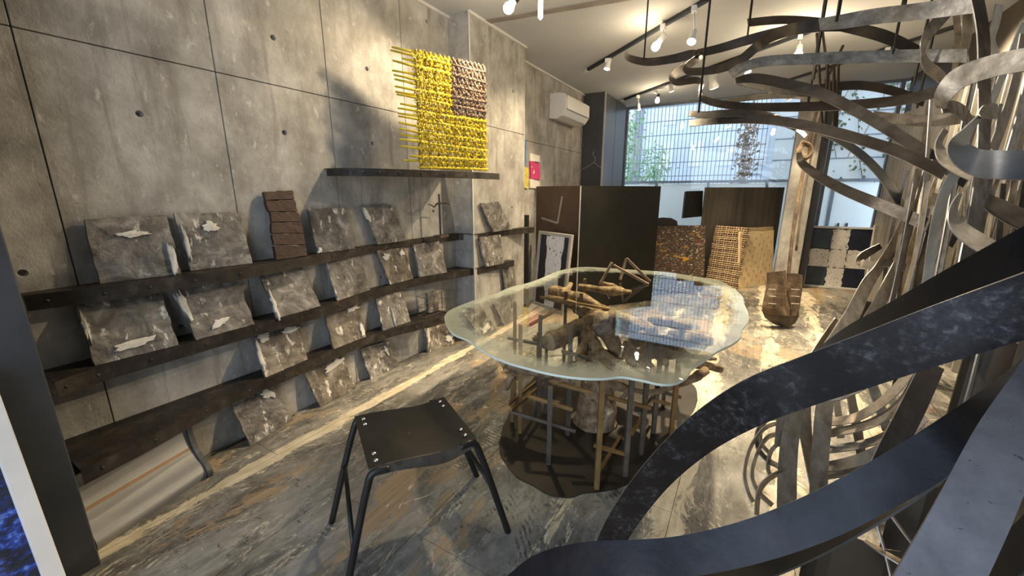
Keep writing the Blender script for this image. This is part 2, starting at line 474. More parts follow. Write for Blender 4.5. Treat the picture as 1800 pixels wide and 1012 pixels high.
mat('pink_paint', [(0.36, (0.70, 0.66, 0.60)), (0.42, (0.50, 0.03, 0.13)), (0.7, (0.62, 0.05, 0.18))], 16, rough=0.5, bump=0.2)
mat('white_paint', [(0.3, (0.64, 0.60, 0.54)), (0.7, (0.78, 0.74, 0.68))], 9, rough=0.5, bump=0.2)
mat('blue_paint', [(0.3, (0.03, 0.13, 0.33)), (0.7, (0.06, 0.20, 0.44))], 9, rough=0.5, bump=0.2)
mat('yellow_art', [(0.3, (0.03, 0.10, 0.25)), (0.42, (0.60, 0.48, 0.06)), (0.7, (0.74, 0.62, 0.12))], 20, rough=0.5, bump=0.2)
mat('rusty', [(0.3, (0.05, 0.03, 0.018)), (0.55, (0.14, 0.095, 0.055)), (0.8, (0.30, 0.225, 0.14))], 12, rough=0.8, bump=0.6)
mat('monitor_black', [(0.3, (0.004, 0.004, 0.004)), (0.7, (0.008, 0.008, 0.008))], 3, rough=0.25, bump=0)
emit('bulb_glow', (1.0, 0.78, 0.48), 22.0)
emit('bulb_soft', (1.0, 0.88, 0.70), 9.0)


def make_floor_mat():
    m = bpy.data.materials.new('floor_boards')
    m.use_nodes = True
    nt = m.node_tree
    b = nt.nodes['Principled BSDF']
    co = coords(nt, True)

    def msk(scale, st, lo, hi, off, det=10, ro=0.72, di=0.5):
        return ramp(nt, nz(nt, co, scale, st, det, ro, di, off), [(lo, 0.0), (hi, 1.0)])

    def mul(a, c):
        k = N(nt, 'ShaderNodeMath', operation='MULTIPLY')
        for s_, v_ in ((k.inputs[0], a), (k.inputs[1], c)):
            if hasattr(v_, 'links'): L(nt, v_, s_)
            else: s_.default_value = v_
        return k.outputs[0]
    # worn dark paint
    base = ramp(nt, nz(nt, co, 5.5, (1, 0.45, 1), 12, 0.75, 0.4), [(0.32, (0.034, 0.032, 0.027)), (0.46, (0.115, 0.110, 0.095)), (0.57, (0.215, 0.205, 0.178)), (0.70, (0.36, 0.345, 0.305))])
    base = mix(nt, mul(msk(1.0, (1, 0.6, 1), 0.50, 0.62, 2.0, 8), 0.75), base, (0.27, 0.265, 0.245))
    base = mix(nt, mul(msk(2.2, (1.2, 0.35, 1), 0.53, 0.60, 31.0), 0.8), base, (0.050, 0.048, 0.042))
    base = mix(nt, mul(msk(24, (1, 0.3, 1), 0.53, 0.58, 41.0, 12, 0.85), 0.7), base, (0.36, 0.345, 0.30))
    base = mix(nt, mul(msk(16, (0.5, 1.2, 1), 0.575, 0.61, 45.0, 12, 0.85), 0.8), base, (0.022, 0.020, 0.017))
    # bare plywood in larger patches with grain along the boards
    wood = ramp(nt, nz(nt, co, 26, (1, 0.05, 1), 8, 0.7, 0, 1.0), [(0.3, (0.19, 0.135, 0.078)), (0.7, (0.40, 0.30, 0.19))])
    wm = mul(msk(1.15, (1.0, 0.6, 1), 0.53, 0.555, 7.7, 12, 0.72), 0.9)
    base = mix(nt, wm, base, wood)
    base = mix(nt, mul(msk(1.7, (1, 1, 1), 0.62, 0.70, 12.3), 0.7), base, (0.25, 0.10, 0.035))
    base = mix(nt, mul(msk(8, (1, 0.5, 1), 0.585, 0.60, 51.0, 14, 0.82, 1.2), 0.95), base, (0.60, 0.54, 0.42))
    # comb strokes of old adhesive in arcs
    wv = N(nt, 'ShaderNodeTexWave', wave_type='RINGS', rings_direction='Z')
    wv.inputs['Scale'].default_value = 14.0
    wv.inputs['Distortion'].default_value = 4.0
    wv.inputs['Detail'].default_value = 4.0
    wv.inputs['Detail Scale'].default_value = 1.2
    mpw = N(nt, 'ShaderNodeMapping')
    mpw.inputs['Location'].default_value = (-1.0, -0.45, 0)
    L(nt, co, mpw.inputs[0]); L(nt, mpw.outputs[0], wv.inputs[0])
    comb = mul(ramp(nt, wv.outputs[1], [(0.60, 0.0), (0.78, 1.0)]), msk(4.2, (1, 0.6, 1), 0.57, 0.61, 4.4, 12, 0.8))
    base = mix(nt, mul(comb, 0.85), base, (0.55, 0.49, 0.38))
    comb2 = mul(ramp(nt, wv.outputs[1], [(0.55, 0.0), (0.75, 1.0)]), msk(3.6, (1, 0.6, 1), 0.57, 0.62, 14.4, 12, 0.8))
    base = mix(nt, mul(comb2, 0.85), base, (0.02, 0.018, 0.015))
    # pale filler runs along the board joints
    sep = N(nt, 'ShaderNodeSeparateXYZ'); L(nt, co, sep.inputs[0])
    mr = N(nt, 'ShaderNodeMapRange')
    mr.inputs[1].default_value = 0.0; mr.inputs[2].default_value = 4.0
    L(nt, sep.outputs[0], mr.inputs[0])
    s = []
    for x, h, wd in ((0.31, 0.30, 0.075), (0.62, 0.07, 0.06), (1.25, 0.14, 0.07), (1.69, 0.20, 0.08), (2.1, 0.27, 0.16), (2.52, 0.23, 0.19), (2.95, 0.22, 0.19)):
        s += [((x - wd) / 4, 0.0), (x / 4, h), ((x + wd) / 4, 0.0)]
    bias = ramp(nt, mr.outputs[0], s)
    nn = nz(nt, co, 6.0, (1.3, 0.40, 1), 14, 0.80, 0.9, 21.0)
    ad = N(nt, 'ShaderNodeMath', operation='ADD')
    L(nt, bias, ad.inputs[0]); L(nt, nn, ad.inputs[1])
    pm = ramp(nt, ad.outputs[0], [(0.655, 0.0), (0.675, 1.0)])
    cream = ramp(nt, nz(nt, co, 22, (1, 0.4, 1), 8, 0.7), [(0.3, (0.42, 0.35, 0.23)), (0.55, (0.62, 0.55, 0.40)), (0.75, (0.76, 0.70, 0.56))])
    col = mix(nt, pm, base, cream)
    L(nt, col, b.inputs['Base Color'])
    L(nt, ramp(nt, nz(nt, co, 5, (1, 0.6, 1)), [(0.3, 0.38), (0.7, 0.7)]), b.inputs['Roughness'])
    bp = N(nt, 'ShaderNodeBump')
    bp.inputs['Strength'].default_value = 0.35
    bp.inputs['Distance'].default_value = 0.01
    hh = N(nt, 'ShaderNodeMath', operation='ADD')
    L(nt, pm, hh.inputs[0]); L(nt, nz(nt, co, 30, (1, 0.4, 1)), hh.inputs[1])
    L(nt, hh.outputs[0], bp.inputs['Height']); L(nt, bp.outputs[0], b.inputs['Normal'])
    MATS['floor'] = m


make_floor_mat()


def thin_glass(name, tint, refl_rough=0.0, ior=1.5, frost_attr=None):
    m = bpy.data.materials.new(name)
    m.use_nodes = True
    nt = m.node_tree
    nt.nodes.remove(nt.nodes['Principled BSDF'])
    out = nt.nodes['Material Output']
    tr = N(nt, 'ShaderNodeBsdfTransparent'); tr.inputs[0].default_value = c4(tint)
    gl = N(nt, 'ShaderNodeBsdfGlossy'); gl.inputs['Roughness'].default_value = refl_rough
    fr = N(nt, 'ShaderNodeFresnel'); fr.inputs[0].default_value = ior
    body = tr.outputs[0]
    if frost_attr:
        at_ = N(nt, 'ShaderNodeAttribute', attribute_name=frost_attr)
        df = N(nt, 'ShaderNodeBsdfDiffuse'); df.inputs[0].default_value = (0.52, 0.58, 0.50, 1)
        tl = N(nt, 'ShaderNodeBsdfTranslucent'); tl.inputs[0].default_value = (0.52, 0.60, 0.52, 1)
        m0 = N(nt, 'ShaderNodeMixShader'); m0.inputs[0].default_value = 0.4
        L(nt, df.outputs[0], m0.inputs[1]); L(nt, tl.outputs[0], m0.inputs[2])
        co = coords(nt, True)
        nn = nz(nt, co, 7, (1, 1, 1), 9, 0.75, 1.0)
        ad = N(nt, 'ShaderNodeMath', operation='MULTIPLY_ADD')
        L(nt, nn, ad.inputs[0]); ad.inputs[1].default_value = 1.6; ad.inputs[2].default_value = -0.8
        ad2 = N(nt, 'ShaderNodeMath', operation='ADD')
        L(nt, ad.outputs[0], ad2.inputs[0]); L(nt, at_.outputs['Fac'], ad2.inputs[1])
        k = ramp(nt, ad2.outputs[0], [(0.30, 0.0), (0.62, 0.50), (0.95, 0.62)])
        m1 = N(nt, 'ShaderNodeMixShader')
        L(nt, k, m1.inputs[0]); L(nt, tr.outputs[0], m1.inputs[1]); L(nt, m0.outputs[0], m1.inputs[2])
        body = m1.outputs[0]
    mx = N(nt, 'ShaderNodeMixShader')
    L(nt, fr.outputs[0], mx.inputs[0]); L(nt, body, mx.inputs[1]); L(nt, gl.outputs[0], mx.inputs[2])
    L(nt, mx.outputs[0], out.inputs[0])
    MATS[name] = m


thin_glass('window_glass', (0.96, 0.98, 0.98))
thin_glass('table_glass', (0.93, 0.97, 0.94), 0.01, 1.85, 'frost')
mat('glass_edge', [(0.3, (0.66, 0.74, 0.64)), (0.7, (0.78, 0.84, 0.74))], 5, rough=0.3, bump=0)

# ------------------------------------------------------------------ the room
YF, YB = -1.6, 7.0          # open shop front, back window
XR = 3.72
fl = struct(box('floor', -0.2, XR + 0.1, YF, YB + 0.1, -0.12, -0.008, 'floor'))
bx = [-0.10, 0.31, 0.78, 1.25, 1.69, 2.10, 2.52, 2.95, 3.36, 3.80]
for i in range(len(bx) - 1):
    ys = [YF] + [y for y in [(-0.9 + 0.62 * (i % 3)) + 1.82 * k for k in range(6)] if YF + 0.2 < y < YB - 0.2] + [YB]
    for y0, y1 in zip(ys, ys[1:]):
        box('board', bx[i] + 0.0012, bx[i + 1] - 0.0012, y0 + 0.001, y1 - 0.001, -0.008, 0.0, 'floor', fl)

ce = struct(box('ceiling', -0.3, XR + 0.2, YF, YB + 0.12, CEIL, CEIL + 0.15, 'ceiling_paint'))
p0 = onz(860, 37, CEIL); p1 = onz(1080, 0, CEIL)
dv = (p1 - p0).normalized()
bar('joint_strip', p0 - dv * 0.1 + Vector((0, 0, -0.002)), p0 + dv * 3.6 + Vector((0, 0, -0.002)), 0.075, 0.006, 'ceiling_strip', ce)


def with_holes(o, holes, axis):
    """cut small conical tie holes into a wall panel; holes are world points on the face"""
    if not holes: return
    bm = bmesh.new()
    org = WORLD[o.name]
    for h in holes:
        r = bmesh.ops.create_cone(bm, cap_ends=True, segments=14, radius1=0.008, radius2=0.0142, depth=0.036)
        q = Vector((0, 0, 1)).rotation_difference(Vector(axis)).to_matrix().to_4x4()
        bmesh.ops.transform(bm, matrix=Matrix.Translation(h - org - Vector(axis) * 0.012) @ q, verts=r['verts'])
    me = bpy.data.meshes.new('cutter'); bm.to_mesh(me); bm.free()
    co = bpy.data.objects.new('cutter', me); C.objects.link(co)
    co.matrix_world = Matrix.Translation(org)
    md = o.modifiers.new('cut', 'BOOLEAN'); md.object = co; md.operation = 'DIFFERENCE'; md.solver = 'EXACT'
    bpy.context.view_layer.update()
    dg = bpy.context.evaluated_depsgraph_get()
    nm = bpy.data.meshes.new_from_object(o.evaluated_get(dg))
    o.modifiers.clear()
    o.data = nm
    bpy.data.objects.remove(co); bpy.data.meshes.remove(me)


def panel_wall(name, ys, zs, xf, depth, holes, gap=0.002):
    """concrete wall cast in shutter panels, face towards +X at xf"""
    w_ = struct(box(name, xf - depth, xf - 0.045, ys[0], ys[-1], 0, zs[-1], 'concrete'))
    for i in range(len(ys) - 1):
        for j in range(len(zs) - 1):
            o = box('panel', xf - 0.045, xf, ys[i] + gap, ys[i + 1] - gap, zs[j] + (gap if j else 0), zs[j + 1] - (gap if j < len(zs) - 2 else 0), 'concrete', w_, bevel=0.0)
            hs = [h for h in holes if ys[i] + .03 < h.y < ys[i + 1] - .03 and zs[j] + .03 < h.z < zs[j + 1] - .03]
            with_holes(o, hs, (1, 0, 0))
            b = o.modifiers.new('bevel', 'BEVEL'); b.width = 0.0015; b.segments = 1; b.limit_method = 'ANGLE'; b.angle_limit = 1.2
    return w_


PX = 0.205                          # face of the pillar
HL = [onx(x, y, 0) for x, y in ((245, 200), (480, 66), (500, 233), (645, 121), (655, 252), (318, 575), (671, 487), (750, 38), (762, 371), (55, 200), (40, 480))]
panel_wall('wall_left', [-1.6, -0.77, -0.16, 0.447, 1.06, 1.655, 2.275, 2.80], [0, 1.845, CEIL], 0.0, 0.25, HL)
HP = [onx(x, y, PX) for x, y in ((853, 64), (854, 171), (855, 272), (900, 365), (902, 160))]
panel_wall('wall_pillar', [2.80, 3.70], [0, 1.85, CEIL], PX, 0.45, HP)
panel_wall('wall_far_left', [3.70, 4.30, 5.0, 5.8, 7.0], [0, 1.85, CEIL], 0.0, 0.25, [onx(x, y, 0) for x, y in ((952, 240), (985, 250), (960, 130), (1005, 240))])
# pale line of filler along the top of the wall
tr_ = struct(box('trim_1', 0.0, 0.018, YF, 2.80, CEIL - 0.02, CEIL, 'plaster_white'))
struct(box('trim_2', PX, PX + 0.018, 2.80 - 0.018, 3.70, CEIL - 0.02, CEIL, 'plaster_white'))
struct(box('trim_3', 0.0, 0.018, 3.70, 5.8, CEIL - 0.02, CEIL, 'plaster_white'))
struct(box('trim_4', PX - 0.004, PX + 0.004, 2.792, 2.80, 0, CEIL, 'plaster_white'))

# right wall: dark backing with standing corrugated sheets
wr = struct(box('wall_right', XR, XR + 0.15, YF, YB, 0, CEIL, 'dark_sheet'))


def corrugated(parent, y0, y1, z1, x):
    n = int((y1 - y0) / 0.019)
    v = []; f = []
    for i in range(n + 1):
        y = y0 + (y1 - y0) * i / n
        dx = 0.020 * math.sin(i * math.pi / 3)
        v += [(x + dx, y, 0), (x + dx, y, z1), (x + dx + 0.003, y, 0), (x + dx + 0.003, y, z1)]
    for i in range(n):
        a = i * 4
        f += [(a, a + 4, a + 5, a + 1), (a + 2, a + 3, a + 7, a + 6), (a + 1, a + 5, a + 7, a + 3), (a, a + 2, a + 6, a + 4)]
    f += [(0, 1, 3, 2), (n * 4, n * 4 + 2, n * 4 + 3, n * 4 + 1)]
    return obj('corrugated_sheet', v, f, 'corrugated', parent)


for k, (y0, y1, z1) in enumerate(((1.2, 2.1, 2.1), (2.08, 2.98, 2.2), (2.95, 3.85, 2.1), (3.83, 4.73, 2.25), (4.70, 5.6, 2.15), (5.58, 6.5, 2.3), (6.48, 6.95, 2.2))):
    corrugated(wr, y0, y1, z1, XR - 0.055 + 0.018 * (k % 2))

# grey steel post at the near left end of the wall
po = struct(box('wall_post', 0.02, 0.375, -1.2, 0.25, 0, CEIL, 'dark_post', bevel=0.004))

# concrete column with dark steel jamb in front of the window
co_ = struct(box('wall_column', 2.63, 2.90, 6.62, 6.90, 0, CEIL, 'concrete', bevel=0.006))
struct(box('trim_5', 2.902, 2.985, 6.66, 6.78, 0, CEIL, 'track_black'))

# back window
wi = struct(box('window_1', 0.0, XR, YB, YB + 0.07, 0, 0.05, 'rail_steel'))
box('window_head', 0.0, XR, YB, YB + 0.07, CEIL - 0.03, CEIL, 'rail_steel', wi)
for x in (0.30, 2.66, 3.05, 3.66):
    box('window_frame', x - 0.02, x + 0.02, YB, YB + 0.07, 0.05, CEIL - 0.03, 'rail_steel', wi)
for x0, x1 in ((0.32, 2.64), (2.68, 3.03), (3.07, 3.64)):
    box('pane', x0, x1, YB + 0.03, YB + 0.036, 0.05, CEIL - 0.03, 'window_glass', wi)

# ------------------------------------------------------------------ outside the window
gr = struct(box('ground', -4, 9, YB + 0.1, 14, -0.15, -0.02, 'pave'))
FY = 11.0
fa = thing('office_building', (1.0, FY, 0), 'pale blue office block behind the wire mesh, seen through the back window', 'building')
box('wall', -0.4, 2.9, FY, FY + 0.4, 0, 9, 'facade', fa)
box('white_wing', -3.2, -0.9, FY - 0.3, FY + 0.1, 0, 9, 'facade_white', fa)
box('brick_strip', -0.9, -0.4, FY - 0.1, FY + 0.2, 0, 9, 'facade_violet', fa)
for i in range(4):
    for j in range(4):
        box('window', 0.1 + i * 0.66, 0.42 + i * 0.66, FY - 0.02, FY, 0.9 + j * 1.0, 1.5 + j * 1.0, 'facade_white', fa)
gb = thing('grey_building', (4.6, 10.4, 0), 'grey rendered house wall with hanging vines outside the window', 'building')
box('wall', 2.5, 9.0, 10.4, 10.8, 0, 9, 'facade_grey', gb)
for k in range(9):
    box('ledge', 2.5, 9.0, 10.385, 10.4, 1.1 + k * 0.42, 1.115 + k * 0.42, 'mesh_steel', gb)
pp = tag(tube('drain_pipe', [(-0.30, 9.6, 0), (-0.30, 9.6, 6)], 0.07, 'facade_white', seg=12), 'white vertical drain pipe outside beside the wire mesh', 'pipe')

MY = 9.4
ms = thing('mesh_screen', (1.1, MY, 0), 'dark blue welded wire mesh screen outside the back window', 'fence')
v, f = boxv(-0.006, 0.006, -0.006, 0.006, 0, 4.4)
vb = None
for i in range(34):
    x = -0.15 + i * 0.075
    if vb is None:
        vb = obj('upright_wire', [Vector(q) + Vector((x, MY, 0)) for q in v], f, 'mesh_steel', ms, origin=(x, MY, 0)); me_w = vb.data
    else:
        o = bpy.data.objects.new('upright_wire', me_w); C.objects.link(o); o.parent = ms; o.location = Vector((x, MY, 0)) - WORLD[ms.name]
for k in range(15):
    box('cross_wire', -0.16, 2.34, MY - 0.016, MY - 0.004, 0.5 + k * 0.28, 0.514 + k * 0.28, 'mesh_steel', ms)

# balcony fence with frosted panels
BY = 8.2
bf = thing('balcony_fence', (1.9, BY, 0), 'fence of frosted white panels under a dark rail outside the window', 'fence')
box('rail', -1.5, 6.5, BY - 0.03, BY + 0.03, 1.455, 1.50, 'rail_steel', bf)
xs = [-1.5, -0.3, 0.62, 1.52, 2.42, 3.32, 4.22, 5.2, 6.2]
for x in xs: box('post', x - 0.022, x + 0.022, BY - 0.025, BY + 0.025, 0, 1.455, 'rail_steel', bf)
for x0, x1 in zip(xs, xs[1:]):
    box('frosted_panel', x0 + 0.03, x1 - 0.03, BY - 0.008, BY + 0.008, 0.08, 1.44, 'frost_panel', bf)
for x, y in ((1473, 397), (1488, 397)):
    q = ony(x, y, BY - 0.03)
    box('handle', q.x - 0.012, q.x + 0.012, BY - 0.04, BY - 0.02, q.z - 0.045, q.z + 0.045, 'track_black', bf)


def leaves(name, parent, spots, ln, wd, material, droop=0.3, seed=1):
    rnd = random.Random(seed)
    v = []; f = []
    for c in spots:
        c = Vector(c)
        a = rnd.uniform(0, 6.28); e = rnd.uniform(-1.2, 0.5) - droop
        t = Vector((math.cos(a) * math.cos(e), 0.7 * math.sin(a) * math.cos(e), math.sin(e)))
        s = t.cross(Vector((rnd.uniform(-1, 1), -1, rnd.uniform(-.5, .5)))).normalized()
        l = ln * rnd.uniform(0.6, 1.3)
        k = len(v)
        v += [c, c + t * l * 0.45 + s * wd, c + t * l, c + t * l * 0.45 - s * wd]
        f.append((k, k + 1, k + 2, k + 3))
    o = obj(name, v, f, material, parent)
    o['kind'] = 'stuff'
    return o


def bamboo(x, y, h, n, spread, label, seed):
    rnd = random.Random(seed)
    t = thing('bamboo', (x, y, 0), label, 'bamboo', 'bamboo outside the window')
    sp = []
    for k in range(3):
        top = Vector((x + rnd.uniform(-spread, spread) * .6, y + rnd.uniform(-.2, .2), h * rnd.uniform(.85, 1)))
        b = Vector((x + rnd.uniform(-.08, .08), y, 0))
        tube('stalk', [b, b.lerp(top, 0.5), top], [0.012, 0.010, 0.004], 'leaf_green', t, 6)
        for i in range(n // 3):
            q = b.lerp(top, rnd.uniform(0.25, 1.0))
            sp.append(q + Vector((rnd.gauss(0, spread * .5), rnd.gauss(0, .12), rnd.gauss(0, .08))))
    leaves('foliage', t, sp, 0.15, 0.013, 'leaf_green', 0.25, seed)


bamboo(-0.15, 8.75, 3.2, 900, 0.30, 'tall bamboo with thin green leaves at the left window edge', 3)
bamboo(0.46, 8.8, 2.35, 520, 0.26, 'shorter green bamboo in front of the wire mesh', 4)
iv = thing('ivy', (2.02, 9.3, 0), 'column of dry brown ivy climbing the end of the wire mesh', 'ivy')
rnd = random.Random(5)
tube('stem', [(2.02, 9.33, 0), (2.0, 9.33, 1.5), (2.05, 9.33, 3.0)], 0.015, 'ivy_brown', iv, 6)
leaves('foliage', iv, [(2.02 + rnd.gauss(0, .085), 9.24 + rnd.gauss(0, .025), rnd.uniform(1.3, 2.75)) for _ in range(520)], 0.07, 0.024, 'ivy_brown', 0.5, 6)
iv = thing('ivy', (3.9, 10.3, 0), 'thin dark vines hanging over the grey house wall', 'ivy')
sp = []
for k in range(13):
    x = rnd.uniform(2.6, 5.6); pts = [(x + 0.12 * math.sin(j * 1.3 + k), 10.33, 4.2 - j * 0.45) for j in range(rnd.randint(4, 7))]
    tube('vine', pts, 0.008, 'ivy_brown', iv, 5)
    for j in range(45):
        q = Vector(pts[rnd.randrange(len(pts))]); sp.append(q + Vector((rnd.gauss(0, .09), -.03, rnd.gauss(0, .2))))
leaves('foliage', iv, sp, 0.08, 0.028, 'ivy_green', 0.4, 8)
iv = thing('hedge', (5.6, 9.6, 0), 'dark green creeper bush outside at the right of the column', 'bush')
leaves('foliage', iv, [(rnd.uniform(4.5, 7.5), 9.6 + rnd.gauss(0, .12), rnd.uniform(1.0, 2.35)) for _ in range(1300)], 0.12, 0.045, 'ivy_green', 0.4, 9)
tube('stem', [(5.6, 9.75, 0), (5.6, 9.75, 2)], 0.02, 'ivy_brown', iv, 6)

# ------------------------------------------------------------------ long curved steel shelves on the left wall
def rz(v, z): return Vector((v.x, v.y, z))


def wallx(y): return PX if 2.80 <= y <= 3.70 else 0.0


def shelf(name, z, pix, lip, label, offs=None, dz=0.0):
    P = [onz(x, y, z) for x, y in pix]
    if offs: P = [rz(onx(x, y, o), z) for (x, y), o in zip(pix, offs)]
    P = [Vector(q) for q in smoothpath([tuple(p) for p in P], 6)]
    P[0] = Vector((P[0].x, max(P[0].y, 0.252), z))
    t = thing(name, (0.1, (P[0].y + P[-1].y) / 2, z), label, 'shelf', 'curved steel shelves on the concrete wall')
    # flat tray following the wall
    ys = [p.y for p in P]
    v = []; f = []
    pts = [(p.x, p.y) for p in P]
    fr = []; bk = []
    for (x, y) in pts:
        fr.append((max(x, wallx(y) + 0.004), y)); bk.append(y)
    # back edge split at the pillar so that the tray meets its faces
    segs = [[], [], []]
    for (x, y) in fr:
        k = 0 if y < 2.797 else (1 if y <= 3.70 else 2)
        segs[k].append((x, y))
    for k, sg in enumerate(segs):
        if len(sg) == 0: continue
        if k == 0 and segs[1]: sg.append((segs[1][0][0], 2.797))
        if k == 1 and segs[0]: sg.insert(0, (segs[0][-1][0], 2.797))
        if k == 2 and segs[1]: sg.insert(0, (segs[1][-1][0], 3.701))
        x0 = (0.002, PX + 0.002, 0.002)[k]
        vv = []; ff = []
        for (x, y) in sg:
            x = max(x, x0 + 0.004)
            vv += [(x0, y, z), (x, y, z), (x, y, z - 0.005), (x0, y, z - 0.005)]
        for i in range(len(sg) - 1):
            for q in range(4):
                q2 = (q + 1) % 4
                ff.append((i * 4 + q, i * 4 + q2, i * 4 + 4 + q2, i * 4 + 4 + q))
        ff += [(0, 1, 2, 3), tuple(len(vv) - 1 - i for i in range(4))]
        obj('tray', vv, ff, 'shelf_steel', t)
    # front lip, a flat bar on edge
    vv = []; ff = []
    for i, (x, y) in enumerate(fr):
        vv += [(x, y, z + dz), (x + 0.005, y, z + dz), (x + 0.005, y, z + dz - lip), (x, y, z + dz - lip)]
    for i in range(len(fr) - 1):
        for q in range(4):
            q2 = (q + 1) % 4
            ff.append((i * 4 + q, i * 4 + q2, i * 4 + 4 + q2, i * 4 + 4 + q))
    ff += [(0, 1, 2, 3), tuple(len(vv) - 1 - i for i in range(4))]
    l_ = obj('front_lip', vv, ff, 'shelf_steel', t)
    # rivets along the lip
    for k in range(2, len(fr) - 1, 4):
        x, y = fr[k]
        lathe('rivet', (x + 0.005, y, z - lip * 0.5), (1, 0, 0), [(0.007, 0), (0.006, 0.002), (0.002, 0.004)], 'shelf_steel', l_, 8)
    return t


Z1, Z2, Z3, Z0 = 0.945, 0.645, 0.345, 1.436
shelf('wall_shelf', Z1, [(40, 519), (180, 503), (300, 487), (420, 470), (545, 449), (650, 431), (750, 416), (830, 408), (890, 403), (938, 399)], 0.058, 'uppermost long rusty steel shelf running across the concrete wall')
shelf('wall_shelf', Z2, [(95, 672), (168, 646), (312, 607), (447, 570), (564, 539), (651, 511), (723, 491), (786, 479), (849, 468), (903, 457)], 0.060, 'middle long steel shelf holding seven grey plates')
shelf('wall_shelf', Z3, [(141, 826), (270, 762), (400, 692), (500, 652), (585, 615), (670, 583), (756, 562), (800, 550)], 0.058, 'lowest long curved steel shelf just above the floor')
shelf('wall_shelf', Z0, [(573, 293), (610, 291), (650, 290), (700, 291), (760, 297), (820, 303), (877, 306)], 0.045, 'short curved steel shelf under the yellow woven panel', [0.02, 0.16, 0.25, 0.33, 0.41, 0.49, 0.54])

# ------------------------------------------------------------------ plates leaning on the wall
PLI = [0]


def plate(quad, z, xt, label, material='plate', smears=(), name='plaster_plate', cut=None, group='marbled grey plates leaning on the concrete wall'):
    PLI[0] += 1
    s = PLI[0]
    tl, tr, br, bl = quad
    BL = onz(*bl, z); BR = onz(*br, z)
    xb = max(BL.x, BR.x, xt + 0.05)
    TLp = onx(*tl, xt); TRp = onx(*tr, xt)
    BL = Vector((max(BL.x, xt + 0.02), BL.y, z + 0.002)); BR = Vector((max(BR.x, xt + 0.02), BR.y, z + 0.002))
    t = thing(name, ((BL.x + BR.x) / 2, (BL.y + BR.y) / 2, z), label, 'plate', group)
    o = slab('slab', (TLp, TRp, BR, BL), 0.017, material, t, (14, 14), 0.007, 0.005, s, 5.0)
    ex = TRp - TLp
    nrm = (TRp - TLp).cross(BL - TLp).normalized()
    if nrm.dot(CAM - TLp) < 0: nrm = -nrm
    for (u, v, su, sv, rot) in smears:
        c = TLp.lerp(TRp, u).lerp(BL.lerp(BR, u), v)
        X = (TRp - TLp).lerp(BR - BL, v); Y = (BL - TLp).lerp(BR - TRp, u)
        n = 30; vv = [c + nrm * 0.012]; ff = []
        for k in range(n):
            a = 2 * math.pi * k / n
            r = 1 + 0.7 * noise.noise(Vector((math.cos(a) * 1.8 + s, math.sin(a) * 1.8, u * 9))) + 0.35 * noise.noise(Vector((math.cos(a) * 6 + s, math.sin(a) * 6, v * 9)))
            ca, sa = math.cos(a) * su * r, math.sin(a) * sv * r
            vv.append(c + X * (ca * math.cos(rot) - sa * math.sin(rot)) + Y * (ca * math.sin(rot) + sa * math.cos(rot)) + nrm * 0.009)
        for k in range(n):
            vv.append(vv[1 + k] - nrm * 0.014)
        for k in range(n):
            k2 = (k + 1) % n
            ff += [(0, 1 + k, 1 + k2), (1 + k, 1 + n + k, 1 + n + k2, 1 + k2)]
        sm = obj('plaster_smear', vv, ff, 'plaster_smear', t)
        sm['label'] = 'raised off-white plaster smear'
    return t


plate([(148, 385), (294, 378), (318, 482), (176, 499)], Z1, 0.03, 'wide grey plate with a raised white streak, leftmost on the uppermost long shelf', smears=[(.48, .27, .20, .045, .03), (.94, .72, .04, .24, .0)])
plate([(307, 375), (420, 372), (444, 463), (332, 476)], Z1, 0.03, 'grey plate with a round white smear, second on the uppermost long shelf', smears=[(.48, .25, .12, .09, .25), (.05, .5, .03, .28, 0)])
plate([(541, 367), (608, 364), (624, 437), (558, 446)], Z1, 0.03, 'grey plate just right of the brown slatted board, dark upper left corner', smears=[(.06, .93, .05, .06, 0)])
plate([(636, 364), (689, 360), (703, 422), (654, 429)], Z1, 0.03, 'grey plate standing nearest the small iron cross', smears=[(.05, .2, .05, .16, 0)])
plate([(845, 357), (877, 354), (886, 402), (851, 407)], Z1, PX + 0.03, 'narrow grey plate leaning on the pillar on the uppermost long shelf')
plate([(132, 537), (283, 514), (314, 607), (168, 643)], Z2, 0.03, 'largest grey plate with a yellowish crust down its left edge, middle shelf', smears=[(.50, .80, .22, .05, -.1), (.03, .35, .035, .30, 0)])
plate([(302, 507), (416, 489), (448, 570), (346, 598)], Z2, 0.03, 'grey plate with a cream crust low down, second on the middle shelf', smears=[(.42, .80, .16, .06, -.15), (.05, .32, .04, .26, 0)])
plate([(458, 482), (530, 470), (564, 538), (488, 560)], Z2, 0.03, 'cloudy grey-brown plate with a pale left edge, third on the middle shelf', smears=[(.03, .72, .035, .25, 0)])
plate([(571, 456), (632, 450), (651, 510), (594, 529)], Z2, 0.03, 'grey plate fourth from the left on the middle shelf')
plate([(663, 441), (711, 435), (725, 490), (683, 500)], Z2, 0.03, 'olive plate with two small cream blobs on top, middle shelf', 'plate_brown', [(.22, .18, .11, .09, 0), (.82, .14, .10, .08, 0)])
plate([(727, 430), (772, 424), (786, 479), (737, 487)], Z2, 0.03, 'dark and white streaked plate left of the pillar, middle shelf')
plate([(843, 417), (880, 412), (886, 463), (852, 469)], Z2, PX + 0.03, 'narrow grey plate leaning on the pillar, middle shelf')
plate([(443, 586), (525, 570), (541, 632), (467, 664)], Z3, 0.03, 'brown-grey plate with a round pale disc in its corner, leftmost on the lowest shelf', 'plate_brown', [(.20, .12, .11, .11, 0), (.78, .10, .20, .08, -.1), (.02, .5, .03, .4, 0)])
plate([(570, 548), (633, 533), (643, 592), (587, 614)], Z3, 0.03, 'brown plate with a folded top edge, second on the lowest shelf', 'plate_brown', [(.75, .10, .18, .06, -.2), (.92, .75, .05, .18, 0)])
